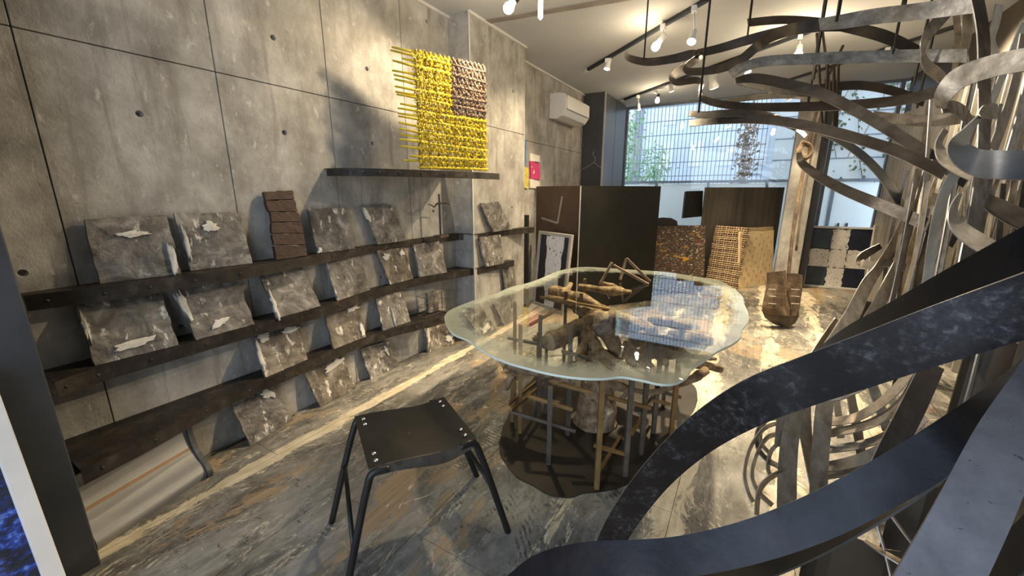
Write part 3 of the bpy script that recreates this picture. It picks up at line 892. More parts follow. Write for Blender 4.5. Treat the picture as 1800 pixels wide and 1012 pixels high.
plate([(660, 520), (707, 510), (722, 565), (674, 581)], Z3, 0.03, 'grey plate with a white vertical line, third on the lowest shelf', smears=[(.42, .70, .02, .25, 0)])
plate([(405, 705), (484, 678), (516, 738), (440, 784)], 0, 0.03, 'grey plate standing on the floor nearest the white trough', smears=[(.75, .12, .14, .10, .5)])
plate([(533, 650), (603, 626), (625, 683), (563, 716)], 0, 0.03, 'brown-grey plate with a white fold, second one on the floor', 'plate_brown', [(.72, .12, .24, .08, -.3)])
plate([(633, 612), (683, 599), (701, 643), (650, 666)], 0, 0.03, 'small grey plate third in the row on the floor', smears=[(.78, .3, .05, .16, 0)])
plate([(746, 570), (793, 552), (800, 603), (752, 620)], 0, 0.03, 'small brown-grey plate on the floor nearest the glass table', 'plate_brown', [(.06, .4, .05, .3, 0), (.8, .75, .12, .12, 0)])
plate([(883, 468), (903, 458), (908, 505), (890, 512)], 0.345, PX + 0.03, 'thin ragged plate hung under the end of the middle shelf on the pillar')
plate([(868, 535), (898, 520), (908, 560), (886, 572)], 0, PX + 0.03, 'cream-grey plate on the floor against the pillar, seen through the glass')
plate([(812, 545), (842, 533), (862, 577), (832, 590)], 0, PX + 0.02, 'blotched grey plate on the floor by the pillar, seen through the table edge', smears=[(.5, .8, .3, .08, -.2)])
# shelf under the thin ragged plate
q = onz(899, 508, 0.345)
br = tag(box('wall_bracket', PX + 0.002, q.x + 0.03, q.y - 0.12, q.y + 0.16, 0.335, 0.343, 'shelf_steel'), 'small steel ledge on the pillar under the ragged plate', 'shelf')

# brown board made of stacked slats
bs = thing('slatted_board', onz(512, 450, Z1), 'tapered dark brown board of rough horizontal slats on the uppermost shelf', 'board')
edgeL = [(463, 336), (467, 352), (474, 372), (478, 390), (479, 410), (482, 430), (486, 452)]
edgeR = [(514, 334), (518, 350), (524, 372), (529, 390), (534, 410), (537, 430), (541, 448)]
for k in range(6):
    x = [0.03 + 0.075 * (j / 6) for j in (k, k + 1)]
    gp = 0.0025
    a = onx(*edgeL[k], x[0]); b = onx(*edgeR[k], x[0]); c = onx(*edgeR[k + 1], x[1]); d = onx(*edgeL[k + 1], x[1])
    if k == 5: c.z = d.z = Z1 + 0.001 + gp
    up = Vector((0, 0, gp))
    slab('slat', (a - up, b - up, c + up, d + up), 0.020 + 0.004 * (k % 2), 'brown_wood', bs, (8, 3), 0.008, 0.004, 60 + k, 4)

# small iron cross on a block
q = onz(776, 410, Z1); q.x = 0.10
cr = thing('iron_cross', (0.11, q.y, Z1), 'small dark iron cross with bird-like arms on a wooden block', 'cross')
yc = onx(774, 400, 0.11).y
box('block', 0.075, 0.15, yc - 0.045, yc + 0.055, Z1, Z1 + 0.018, 'twig_dark', cr, bevel=0.002)
top = onx(772, 341, 0.11)
bar('upright', (0.11, yc, Z1 + 0.018), (0.11, yc, top.z), 0.011, 0.014, 'black_steel', cr, bevel=0.001)
az = onx(772, 357, 0.115)
ap = [onx(x, y, 0.117) for x, y in ((752, 359), (757, 360), (763, 364), (768, 358), (774, 357), (784, 357), (792, 360))]
tube('arm', ap, [0.002, 0.004, 0.006, 0.007, 0.007, 0.005, 0.002], 'black_steel', cr, 6)

# wire cage with a small block, on the lowest shelf
cq = onz(760, 552, Z3)
cy0, cy1 = onx(742, 540, 0.14).y, onx(785, 520, 0.14).y
cg = thing('wire_cage', (0.13, (cy0 + cy1) / 2, Z3), 'little rusty wire cage around a pale block on the lowest shelf', 'cage')
for (a, b) in (((0.09, cy0), (0.09, cy1)), ((0.17, cy0), (0.17, cy1)), ((0.09, cy0), (0.17, cy0)), ((0.09, cy1), (0.17, cy1))):
    for z in (Z3 + 0.012, Z3 + 0.09, Z3 + 0.17):
        bar('wire', (a[0], a[1], z), (b[0], b[1], z), 0.003, 0.003, 'twig_dark', cg)
for x in (0.09, 0.17):
    for k in range(4):
        y = cy0 + (cy1 - cy0) * k / 3
        bar('wire', (x, y, Z3), (x, y, Z3 + 0.17), 0.003, 0.003, 'twig_dark', cg)
a = [onx(*p_, 0.13) for p_ in ((752, 515), (771, 511), (771, 545), (754, 550))]
slab('block', a, 0.03, 'plate', cg, (6, 6), 0.006, 0.004, 77)

# ------------------------------------------------------------------ yellow woven panel
WA = Vector((0.27, 1.93, 0)); WB = Vector((0.52, 2.49, 0))      # the panel stands a little askew to the wall
WU = (WB - WA).normalized(); WN = Vector((WU.y, -WU.x, 0))


def wpl(x, y):
    r = ray(x, y)
    p = CAM + r * ((WA - CAM).dot(WN) / r.dot(WN))
    return (p - WA).dot(WU), p.z


def wpt(u, z, o=0.0):
    p = WA + WU * u + WN * o
    return (p.x, p.y, z)


wp = thing('rod_weaving', wpt(0.35, Z0), 'yellow painted panel woven from rods with a brown quarter, on the short shelf', 'artwork')
tips = [(687, 84), (684, 90), (706, 104), (688, 108), (688, 125), (690, 133), (692, 140), (692, 153), (694, 162), (695, 167), (702, 183), (697, 191), (698, 200), (698, 205), (699, 216), (699, 227), (701, 236), (699, 245), (703, 257), (718, 274), (706, 282), (735, 294)]
uL, uM, uR = wpl(730, 200)[0], wpl(792, 200)[0], wpl(851, 200)[0]
zt = wpl(848, 119)[1]; zb = max(wpl(852, 298)[1], Z0 + 0.012)
zB = wpl(851, 210)[1]
rn = random.Random(11)
n = len(tips)
for i, tp in enumerate(tips):
    z = zt - (zt - zb) * i / (n - 1)
    u0, z0_ = wpl(*tp)
    z0_ = max(z0_, Z0 + 0.01)
    o = 0.016 + 0.007 * (i % 2)
    def zz(u): return z0_ + (z - z0_) * (u - u0) / (uR - u0)
    j_ = lambda: rn.uniform(-.004, .004)
    pts = [wpt(u0, z0_, o), wpt(uL, zz(uL) + j_(), o), wpt((uL + uM) / 2, zz((uL + uM) / 2) + j_(), o), wpt(uM, zz(uM), o)]
    if z > zB:
        tube('yellow_rod', pts, [0.0055, 0.008, 0.0092, 0.0092], 'yellow_paint', wp, 7, 0.05, seed=i)
        tube('brown_rod', [wpt(uM + 0.004, zz(uM), o), wpt((uM + uR) / 2, zz((uM + uR) / 2) + j_(), o), wpt(uR, z + j_(), o)], 0.0088, 'twig_brown', wp, 7, 0.08, seed=i)
    else:
        tube('yellow_rod', pts + [wpt((uM + uR) / 2, zz((uM + uR) / 2) + j_(), o), wpt(uR + rn.uniform(0, .012), z, o)], [0.0055, 0.008, 0.0092, 0.0092, 0.0092, 0.0092], 'yellow_paint', wp, 7, 0.05, seed=i)
nw = 32
for k in range(nw):
    u = uL + 0.012 + (uR - uL - 0.016) * k / (nw - 1)
    f_ = (u - uL) / (uR - uL)
    zl_ = wpl(728, 92)[1]
    z_hi = zl_ + (zt - zl_) * f_ + 0.012
    m_ = 3 * (n - 1)
    pts = []
    for j in range(m_ + 1):
        z = z_hi - (z_hi - zb + 0.008) * j / m_
        pts.append(wpt(u + rn.uniform(-.004, .004), z, 0.016 + 0.015 * math.cos(j * math.pi / 3 + (k % 2) * math.pi)))
    if u > uM:
        tube('brown_strand', [p for p in pts if p[2] > zB - 0.012], 0.0062, 'twig_brown' if k % 3 else 'twig_dark', wp, 5, 0.3, seed=k)
        tube('yellow_strand', [p for p in pts if p[2] <= zB + 0.012], 0.0062, 'yellow_paint' if k % 4 else 'yellow_dark', wp, 5, 0.3, seed=k + 40)
    else:
        tube('yellow_strand', pts, 0.0062, 'yellow_paint' if k % 4 else 'yellow_dark', wp, 5, 0.3, seed=k)


def straw(nn, u0, u1, z0, z1, material):
    """frayed straw between the rods"""
    vv = []; ff = []
    for _ in range(nn):
        c = Vector(wpt(rn.uniform(u0, u1), rn.uniform(z0, z1), rn.uniform(0, .034)))
        a = rn.uniform(0, 6.28); t = (WN * rn.uniform(-.3, .6) + WU * math.cos(a) + ZV * math.sin(a)).normalized() * rn.uniform(.012, .03)
        s_ = t.cross(Vector((1, 0.3, 0.2))).normalized() * 0.0022
        k = len(vv)
        vv += [c - s_, c + s_, c + t + s_, c + t - s_]; ff.append((k, k + 1, k + 2, k + 3))
    o = obj('straw', vv, ff, material, wp); o['kind'] = 'stuff'


straw(1500, uL, uM, zb, zt, 'yellow_paint'); straw(900, uM, uR, zb, zB, 'yellow_paint'); straw(700, uM, uR, zB, zt, 'twig_brown')
straw(900, uL, uR, zb, zB, 'yellow_dark'); straw(500, uL, uM, zB, zt, 'yellow_dark')

# ------------------------------------------------------------------ white trough block on the floor below the shelves
A0 = onz(192, 957, 0); A1 = onz(368, 836, 0)
tb = thing('metal_trough', ((A0.x + A1.x) / 2 - .05, (A0.y + A1.y) / 2, 0), 'curved pale metal trough with a rust stripe lying below the shelves', 'trough')
prof = [(0.0, 0.0), (0.012, 0.035), (-0.01, 0.06), (-0.055, 0.085), (-0.10, 0.125), (-0.125, 0.18), (-0.13, 0.225), (-0.12, 0.262)]
pr = smoothpath(prof, 5)
def trough(name, y0, y1, inset0, inset1, s0, s1, material, parent, off=0.0):
    vv = []; ff = []
    i0, i1 = int(s0 * (len(pr) - 1)), int(math.ceil(s1 * (len(pr) - 1)))
    sub = pr[i0:i1 + 1]
    if name == 'stripe': sub = [tuple(pr[19][k] * .7 + pr[20][k] * .3 for k in (0, 1)), pr[20], tuple(pr[21][k] * .4 + pr[20][k] * .6 for k in (0, 1))]
    for (px_, pz) in sub:
        a = Vector((A0.x + px_ + off, y0 + inset0 * pz, pz)); b = Vector((A1.x + px_ + off, y1 - inset1 * pz, pz))
        vv += [a, b, a - Vector((0.012, 0, 0)), b - Vector((0.012, 0, 0))]
    m_ = len(sub)
    for i in range(m_ - 1):
        k = i * 4
        ff += [(k, k + 1, k + 5, k + 4), (k + 2, k + 6, k + 7, k + 3), (k, k + 4, k + 6, k + 2), (k + 1, k + 3, k + 7, k + 5)]
    ff += [(0, 2, 3, 1), (m_ * 4 - 4, m_ * 4 - 3, m_ * 4 - 1, m_ * 4 - 2)]
    o = obj(name, vv, ff, material, parent)
    return o
trough('body', 0.262, A1.y - 0.012, 0.0, 0.0, 0, 1, 'trough_metal', tb)
trough('stripe', 0.264, A1.y - 0.014, 0.0, 0.0, 0.52, 0.53, 'rust_stripe', tb, 0.0015)
# scalloped end plate
ey = A1.y - 0.012
vv = []; ff = []
out_ = [(p[0] + 0.014, p[1]) for p in pr]
inn = [(-0.155, 0.262), (-0.155, 0.0)]
ring = out_ + inn
for y in (ey, ey + 0.022):
    for (x, z) in ring: vv.append((A1.x + x, y, z))
k = len(ring)
ff = [tuple(range(k)), tuple(range(2 * k - 1, k - 1, -1))] + [(i, (i + 1) % k, (i + 1) % k + k, i + k) for i in range(k)]
obj('end_plate', vv, ff, 'trough_end', tb)
cb = [onz(x, y, 0.004) for x, y in ((372, 800), (405, 782), (440, 760), (480, 742), (512, 726))]
cb = [Vector((max(p.x, 0.03), p.y, 0.004)) for p in cb]
tag(tube('floor_cord', [tuple(q) for q in smoothpath([tuple(p) for p in cb], 5)], 0.004, 'track_black', None, 6), 'thin black cord lying along the foot of the concrete wall', 'cord')

# ------------------------------------------------------------------ framed blue picture at the near left
bp_ = thing('framed_picture', (0.52, -0.3, 0), 'white framed dark blue picture leaning on the grey post', 'picture')
def lean(y, h):          # a plane leaning from X .56 at the floor to X .40 at z .8
    return Vector((0.575 - 0.17 * h / 0.8, y, h))
yr, yl_, hz = 0.150, -0.62, 0.80
FW = 0.042
for (a, b) in (((yr - FW / 2, 0.001), (yr - FW / 2, hz)), ((yl_ + FW / 2, 0.001), (yl_ + FW / 2, hz)), ((yl_ + FW, hz - FW / 2), (yr - FW, hz - FW / 2)), ((yl_ + FW, FW / 2), (yr - FW, FW / 2))):
    bar('frame_side', lean(*a) + Vector((0.008, 0, 0)), lean(*b) + Vector((0.008, 0, 0)), FW, 0.036, 'frame_white', bp_, up=Vector((1, 0, 0.2)), bevel=0.003)
slab('canvas', (lean(yl_ + FW, hz - FW), lean(yr - FW, hz - FW), lean(yr - FW, FW), lean(yl_ + FW, FW)), 0.012, 'blue_art', bp_, (12, 12), 0, 0.006, 5, 9)

# ------------------------------------------------------------------ stool
st = [onz(x, y, 0.44) for x, y in ((623, 733), (780, 698), (838, 771), (648, 826))]     # back-left, back-right, front-right, front-left
sc = sum(st, Vector()) / 4
sl = thing('stool', (sc.x, sc.y, 0), 'black steel stool with bent sheet seat and splayed tube legs', 'stool')
na, nb = 14, 10
vv = []; ff = []
for j in range(nb + 1):
    for i in range(na + 1):
        a, b = i / na, j / nb
        p = st[0].lerp(st[1], a).lerp(st[3].lerp(st[2], a), b)
        p.z -= 0.014 * math.sin(math.pi * a ** 1.7) ** 1.5 - 0.004
        vv.append(p)
nn = len(vv)
vv += [p - Vector((0, 0, 0.004)) for p in vv[:nn]]
W_ = na + 1
for j in range(nb):
    for i in range(na):
        k = j * W_ + i
        ff += [(k, k + 1, k + W_ + 1, k + W_), (nn + k + W_, nn + k + W_ + 1, nn + k + 1, nn + k)]
rim = list(range(W_)) + [j * W_ + na for j in range(1, nb + 1)] + [nb * W_ + i for i in range(na - 1, -1, -1)] + [j * W_ for j in range(nb - 1, 0, -1)]
for a, b in zip(rim, rim[1:] + rim[:1]): ff.append((b, a, nn + a, nn + b))
seat = obj('seat', vv, ff, 'seat_steel', sl)
for p in seat.data.polygons: p.use_smooth = True
es = seat.modifiers.new('edges', 'EDGE_SPLIT'); es.split_angle = 0.7
# folded flanges of the sheet, front and back
for (i0, i1, base) in ((3, 2, nb), (0, 1, 0)):
    fv = []; fq = []
    out = (st[3] - st[0]).normalized() * (1 if base else -1)
    for i in range(na + 1):
        p = vv[base * W_ + i]
        d = 0.040 - (p.z - 0.434)
        q_ = p + (st[1] - st[0]) * (0.07 * (0.5 - i / na) * 2 * (0.6 if i < na / 2 else 0.25))
        fv += [p, q_ + out * 0.006 - Vector((0, 0, d)), p - out * 0.004, q_ + out * 0.002 - Vector((0, 0, d))]
    for i in range(na):
        k = i * 4
        fq += [(k, k + 4, k + 5, k + 1), (k + 2, k + 3, k + 7, k + 6), (k + 1, k + 5, k + 7, k + 3), (k, k + 2, k + 6, k + 4)]
    fq += [(0, 1, 3, 2), (na * 4, na * 4 + 2, na * 4 + 3, na * 4 + 1)]
    obj('flange', fv, fq, 'flange_sheen_steel', sl)
for c, pair in ((0, 3), (3, 0), (1, 2), (2, 1)):
    ax = (st[pair] - st[c]).normalized()
    for k in (0.035, 0.075):
        inw = (sc - st[c]); inw.z = 0
        side = (st[1] - st[0]).normalized() * (1 if c in (0, 3) else -1)
        p = st[c] + ax * k + side * 0.028
        lathe('bolt', (p.x, p.y, 0.4435), ZV, [(0.0075, -0.002), (0.0075, 0.0015), (0.005, 0.0035), (0.0015, 0.004)], 'bolt_steel', sl, 10)
feet = [onz(583, 918, 0.0), onz(838, 836, 0.0), onz(893, 934, 0.0), onz(610, 1035, 0.0)]
ends = {}
for c in range(4):
    s_ = st[c].copy(); s_.z = 0.426
    inw = (st[1] - st[0]).normalized() * (1 if c in (0, 3) else -1)
    kn = s_ + (feet[c] - s_) * 0.10
    ft = Vector((feet[c].x, feet[c].y, 0))
    P = smoothpath([tuple(s_ + inw * 0.06), tuple(s_ + inw * 0.012), tuple(kn - Vector((0, 0, 0.01))), tuple(s_.lerp(ft, 0.45)), tuple(ft)], 6)
    tube('leg', P, 0.0125, 'black_steel', sl, 12)
    ends[c] = (s_, ft)
for a, b in ((0, 3), (1, 2)):
    p = ends[a][0].lerp(ends[a][1], 0.42); q = ends[b][0].lerp(ends[b][1], 0.68) if a == 0 else ends[b][0].lerp(ends[b][1], 0.50)
    tube('brace', [p, q], 0.0085, 'black_steel', sl, 8)

# ------------------------------------------------------------------ glass table on driftwood and steel bars
GZ = 0.645
gp = [(781, 556), (784, 569), (795, 585), (824, 598), (853, 619), (889, 635), (928, 646), (969, 656), (1018, 663), (1060, 664), (1092, 661), (1124, 666), (1163, 674), (1189, 672), (1208, 661), (1218, 646), (1243, 630), (1263, 616), (1288, 604), (1303, 591), (1305, 579), (1316, 564), (1315, 550), (1308, 533), (1305, 521), (1288, 506), (1263, 493), (1218, 485), (1172, 478), (1131, 475), (1082, 472), (1034, 469), (1005, 471), (979, 477), (953, 488), (928, 497), (899, 504), (870, 516), (841, 525), (808, 537), (789, 546)]
G = [onz(x, y, GZ) for x, y in gp]
gc = sum(G, Vector()) / len(G)
tt = thing('glass_table', (gc.x, gc.y, 0), 'free-form glass table resting on driftwood logs and square steel bars', 'table')
Gs = [Vector(q) for q in smoothpath([tuple(p) for p in G + G[:1]], 4)][:-1]
cx = Vector((gc.x, gc.y, GZ))
n = len(Gs)
rings = [1.0, 0.985, 0.95, 0.90, 0.85, 0.78, 0.70, 0.5, 0.25]
fro = [1.0, 0.95, 0.80, 0.55, 0.30, 0.12, 0.0, 0.0, 0.0]
vv = []; at_ = []; ff = []
for r, k in zip(rings, fro):
    for p in Gs:
        vv.append(cx + (p - cx) * r); at_.append(k)
vv.append(cx); at_.append(0)
for j in range(len(rings) - 1):
    for i in range(n):
        i2 = (i + 1) % n
        ff.append((j * n + i, j * n + i2, (j + 1) * n + i2, (j + 1) * n + i))
b = (len(rings) - 1) * n
for i in range(n): ff.append((b + i, b + (i + 1) % n, len(vv) - 1))
gt = obj('glass_top', vv, ff, 'table_glass', tt)
ca = gt.data.attributes.new('frost', 'FLOAT', 'POINT')
ca.data.foreach_set('value', at_)
vv = []; ff = []
for p in Gs:
    q = cx + (p - cx) * 0.997
    vv += [q + Vector((0, 0, -0.0003)), p + Vector((0, 0, -0.002)), p + Vector((0, 0, -0.010)), q + Vector((0, 0, -0.012))]
for i in range(n):
    i2 = (i + 1) % n
    for k in range(3): ff.append((i * 4 + k, i2 * 4 + k, i2 * 4 + k + 1, i * 4 + k + 1))
    ff.append((i * 4 + 3, i2 * 4 + 3, i2 * 4, i * 4))
gr_ = obj('glass_rim', vv, ff, 'glass_edge', gt, smooth=True)
gr_['label'] = 'ground pale green rim'
# floor sheet
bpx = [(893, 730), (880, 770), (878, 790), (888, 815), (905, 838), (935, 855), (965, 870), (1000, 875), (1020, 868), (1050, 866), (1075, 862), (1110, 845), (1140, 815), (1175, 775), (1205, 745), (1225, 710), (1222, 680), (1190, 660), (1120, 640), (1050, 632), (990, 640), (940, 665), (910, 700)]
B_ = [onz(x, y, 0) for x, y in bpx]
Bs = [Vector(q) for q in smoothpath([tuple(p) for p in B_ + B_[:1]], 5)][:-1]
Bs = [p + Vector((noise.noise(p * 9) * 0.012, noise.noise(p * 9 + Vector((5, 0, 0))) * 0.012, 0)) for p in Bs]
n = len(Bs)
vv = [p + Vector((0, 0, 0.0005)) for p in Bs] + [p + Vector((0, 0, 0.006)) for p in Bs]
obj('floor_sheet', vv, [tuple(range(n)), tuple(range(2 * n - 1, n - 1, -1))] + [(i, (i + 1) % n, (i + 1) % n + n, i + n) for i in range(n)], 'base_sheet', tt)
zs_ = 0.006
def leg(px_, py_, top=GZ - 0.012, w=0.022, material='bar_steel', floor_px=False):
    p = onz(px_, py_, 0.0 if floor_px else GZ)
    bar('leg', (p.x, p.y, zs_), (p.x, p.y, top), w, w, material, tt, bevel=0.0015)
for x, y, m_ in ((905, 527, 'bar_brass'), (915, 567, 'bar_brass'), (950, 550, 'bar_steel'), (995, 509, 'bar_steel'), (1028, 487, 'bar_brass'), (1004, 568, 'bar_steel'), (1062, 625, 'bar_brass'), (1144, 589, 'bar_steel'), (1200, 568, 'bar_brass'), (1022, 512, 'bar_steel')):
    leg(x, y, material=m_)
leg(964, 817, 0.42, floor_px=True); leg(998, 766, 0.50, floor_px=True); leg(1098, 838, 0.60, floor_px=True); leg(1148, 762, 0.52, floor_px=True); leg(1187, 708, 0.30, 0.02, 'bar_brass', True)
leg(944, 720, 0.50, 0.018, floor_px=True); leg(958, 728, 0.45, 0.018, floor_px=True); leg(1165, 715, 0.50, 0.018, floor_px=True); leg(900, 742, 0.40, 0.02, 'bar_brass', True)
for x0, y0, d0, x1, y1, d1, m_ in (
        (892, 711, 2.02, 948, 667, 2.5, 'bar_brass'), (897, 721, 2.0, 958, 672, 2.45, 'bar_brass'), (928, 696, 1.97, 1007, 720, 1.93, 'bar_brass'),
        (898, 723, 2.05, 1012, 758, 1.98, 'bar_steel'), (980, 674, 1.93, 1144, 717, 1.90, 'bar_brass'), (1045, 783, 1.80, 1103, 799, 1.85, 'bar_brass'),
        (1050, 833, 1.79, 1091, 767, 2.15, 'bar_brass'), (1110, 763, 2.0, 1148, 698, 2.3, 'bar_brass'), (1124, 727, 1.95, 1148, 697, 2.15, 'bar_steel'),
        (1148, 702, 2.15, 1178, 711, 2.15, 'bar_brass'), (1165, 689, 2.2, 1197, 698, 2.2, 'bar_steel'), (1063, 664, 2.2, 1130, 690, 2.15, 'bar_brass'),
        (932, 571, 2.35, 980, 544, 2.85, 'bar_brass'), (949, 522, 2.75, 1071, 543, 2.6, 'bar_brass'), (1078, 581, 2.25, 1166, 597, 2.1, 'bar_brass'),
        (1100, 644, 1.9, 1140, 600, 2.1, 'bar_brass'), (893, 594, 2.3, 945, 604, 2.2, 'bar_steel'), (988, 617, 2.1, 1055, 634, 1.95, 'bar_steel'), (1168, 592, 2.2, 1240, 612, 2.1, 'bar_steel')):
    bar('crossbar', at(x0, y0, d0), at(x1, y1, d1), 0.016, 0.016, m_, tt, bevel=0.0015)
# stump
sb_ = onz(1045, 742, 0.0)
sp_ = [(sb_.x, sb_.y, zs_), (sb_.x, sb_.y, 0.06), (sb_.x + .005, sb_.y + .01, 0.16), (sb_.x - .005, sb_.y + .03, 0.27), (sb_.x, sb_.y + .05, 0.42)]
sp_ = smoothpath(sp_, 3)
tube('stump', sp_, [0.125 - 0.045 * i / (len(sp_) - 1) for i in range(len(sp_))], 'bark', tt, 20, 0.12, seed=3)
BRI = [0]
def branch(pts, r, mat_='bark', cut=True):
    """pts: (x, y, depth, radius in px)"""
    BRI[0] += 1
    S = smoothpath(pts, 5)
    P = [at(x, y, d) for x, y, d, _ in S]; Rr = [rp * d / FPX for _, _, d, rp in S]
    for p, rr in zip(P, Rr):
        p.z = min(p.z, GZ - 0.014 - rr * 1.12)
    P = [p + Vector((noise.noise(p * 8), noise.noise(p * 8 + Vector((3, 1, 7))), 0.6 * noise.noise(p * 8 + Vector((9, 4, 2))))) * rr * 0.35 - Vector((0, 0, rr * .15)) for p, rr in zip(P, Rr)]
    for p, rr in zip(P, Rr): p.z = max(p.z, rr * 1.15 + zs_)
    o = tube('branch', P, Rr, mat_, tt, 14, 0.34, seed=BRI[0])
    if cut:
        for e, q in ((0, 1), (-1, -2)):
            t = (P[e] - P[q]).normalized()
            if Rr[e] * 2 > 0.03:
                lathe('cut_end', P[e], t, [(Rr[e] * 0.93, -0.004), (Rr[e] * 0.90, 0.003), (Rr[e] * 0.3, 0.004)], 'cut_wood', o, 14)
    return o
for pts in (
        [(968, 600, 2.25, 17), (1000, 582, 2.35, 15), (1030, 567, 2.45, 14), (1060, 556, 2.6, 14), (1090, 560, 2.7, 12)],
        [(938, 592, 2.3, 5), (948, 598, 2.3, 8), (966, 604, 2.28, 9)],
        [(1024, 577, 2.4, 14), (1040, 600, 2.3, 12), (1062, 625, 2.2, 12), (1090, 642, 2.1, 10)],
        [(1040, 575, 2.4, 11), (1062, 582, 2.35, 12), (1078, 606, 2.25, 11), (1094, 630, 2.2, 9)],
        [(1046, 577, 2.42, 10), (1056, 578, 2.4, 11)],
        [(968, 500, 2.95, 9), (1000, 512, 2.85, 10), (1030, 527, 2.75, 11), (1058, 545, 2.7, 12)],
        [(962, 521, 2.85, 5), (1000, 530, 2.75, 6), (1038, 550, 2.65, 7)],
        [(976, 496, 2.98, 8), (988, 505, 2.9, 9), (1006, 520, 2.8, 10)],
        [(1018, 490, 3.0, 5), (1048, 498, 2.95, 6), (1080, 508, 2.9, 7), (1110, 512, 2.85, 3)],
        [(1060, 481, 3.05, 3), (1078, 488, 3.0, 6), (1094, 504, 2.9, 6)],
        [(1003, 487, 3.05, 4), (998, 500, 2.95, 5), (985, 512, 2.85, 6)],
        [(1107, 598, 2.25, 9), (1140, 594, 2.25, 12), (1172, 600, 2.2, 11), (1200, 612, 2.1, 6)],
        [(1100, 602, 2.2, 5), (1102, 618, 2.15, 6), (1110, 640, 2.1, 7)],
        [(1180, 588, 2.35, 12), (1205, 596, 2.3, 12), (1228, 602, 2.2, 9), (1240, 604, 2.2, 8)],
        [(1126, 630, 2.1, 9), (1150, 618, 2.15, 10), (1180, 622, 2.1, 8), (1216, 620, 2.05, 2)],
        [(1070, 560, 2.6, 16), (1110, 570, 2.5, 18), (1150, 585, 2.4, 14)],
        [(890, 636, 2.12, 12), (910, 640, 2.1, 14), (935, 650, 2.08, 10), (975, 658, 2.05, 8), (1012, 668, 2.05, 7)],
        [(903, 655, 2.12, 7), (895, 668, 2.12, 6), (889, 684, 2.12, 5)],
        [(884, 628, 2.2, 8), (896, 646, 2.15, 11)],
        [(1042, 650, 1.86, 8), (1048, 672, 1.78, 8), (1060, 700, 1.72, 9), (1074, 723, 1.69, 9)],
        [(1030, 664, 2.05, 8), (1060, 668, 2.05, 9), (1086, 676, 2.05, 6), (1110, 690, 2.05, 4)],
        [(1078, 680, 2.1, 5), (1110, 684, 2.1, 4), (1150, 688, 2.1, 5), (1190, 676, 2.15, 5), (1225, 660, 2.2, 8), (1240, 648, 2.25, 7)],
        [(1095, 672, 2.1, 3), (1100, 690, 2.1, 4), (1088, 702, 2.1, 3)],
        [(1205, 640, 2.3, 5), (1235, 640, 2.3, 7), (1268, 647, 2.3, 6)],
        [(1062, 572, 2.42, 11), (1078, 596, 2.34, 12), (1086, 618, 2.28, 10)],
        [(1108, 612, 2.15, 9), (1128, 632, 2.08, 10), (1146, 648, 2.02, 8)],
        [(1120, 588, 2.35, 11), (1146, 606, 2.28, 12), (1166, 634, 2.15, 9)],
        [(1172, 596, 2.3, 11), (1196, 622, 2.2, 10), (1212, 640, 2.12, 6)],
        [(1012, 540, 2.75, 9), (1040, 548, 2.68, 10), (1072, 552, 2.62, 10)],
        [(1196, 584, 2.4, 9), (1224, 592, 2.36, 10), (1252, 600, 2.3, 7)],
        [(1030, 600, 2.3, 8), (1020, 626, 2.2, 9), (1024, 652, 2.12, 10)],
        [(1140, 560, 2.55, 10), (1180, 566, 2.5, 10), (1216, 574, 2.45, 7)],
        [(1215, 625, 2.35, 5), (1240, 628, 2.35, 5), (1258, 630, 2.35, 3)]):
    branch(pts, 0)
# two old rusty fork arms standing among the branches behind the table
for pts in ([(1076, 461, 3.0), (1066, 480, 3.0), (1054, 500, 3.0)], [(1101, 454, 3.0), (1096, 472, 3.0), (1090, 492, 3.0)], [(1101, 454, 3.0), (1120, 473, 3.0), (1143, 495, 3.0)], [(1078, 466, 3.0), (1110, 482, 2.95), (1140, 500, 2.9)]):
    P = [at(*p) for p in pts]
    bar('fork_arm', P[0], P[-1], 0.014, 0.02, 'rusty', tt, bevel=0.003)

# ------------------------------------------------------------------ air conditioner, cabinet, small pictures at the far left
ac = thing('air_conditioner', (0.1, 5.25, 2.12), 'white wall-mounted air conditioner high on the concrete wall', 'air conditioner')
ay0, ay1 = 4.67, 5.45
prof = [(0.0, 2.16), (0.0, 2.44), (0.13, 2.44), (0.19, 2.425), (0.22, 2.38), (0.225, 2.30), (0.215, 2.24), (0.17, 2.18), (0.10, 2.15)]
k = len(prof)
vv = [(x + 0.002, y, z) for y in (ay0, ay1) for x, z in prof]
body = obj('body', vv, [tuple(range(k)), tuple(range(2 * k - 1, k - 1, -1))] + [(i, (i + 1) % k, (i + 1) % k + k, i + k) for i in range(k)], 'white_plastic', ac, bevel=0.008)
slab('front_panel', ((0.229, ay0 + 0.02, 2.40), (0.229, ay1 - 0.02, 2.40), (0.231, ay1 - 0.02, 2.255), (0.231, ay0 + 0.02, 2.255)), 0.006, 'white_plastic', ac)
slab('louver', ((0.222, ay0 + 0.03, 2.245), (0.222, ay1 - 0.03, 2.245), (0.18, ay1 - 0.03, 2.182), (0.18, ay0 + 0.03, 2.182)), 0.006, 'white_plastic', ac)
bar('vent_slot', (0.228, ay0 + 0.02, 2.25), (0.228, ay1 - 0.02, 2.25), 0.006, 0.006, 'vent_dark', ac)

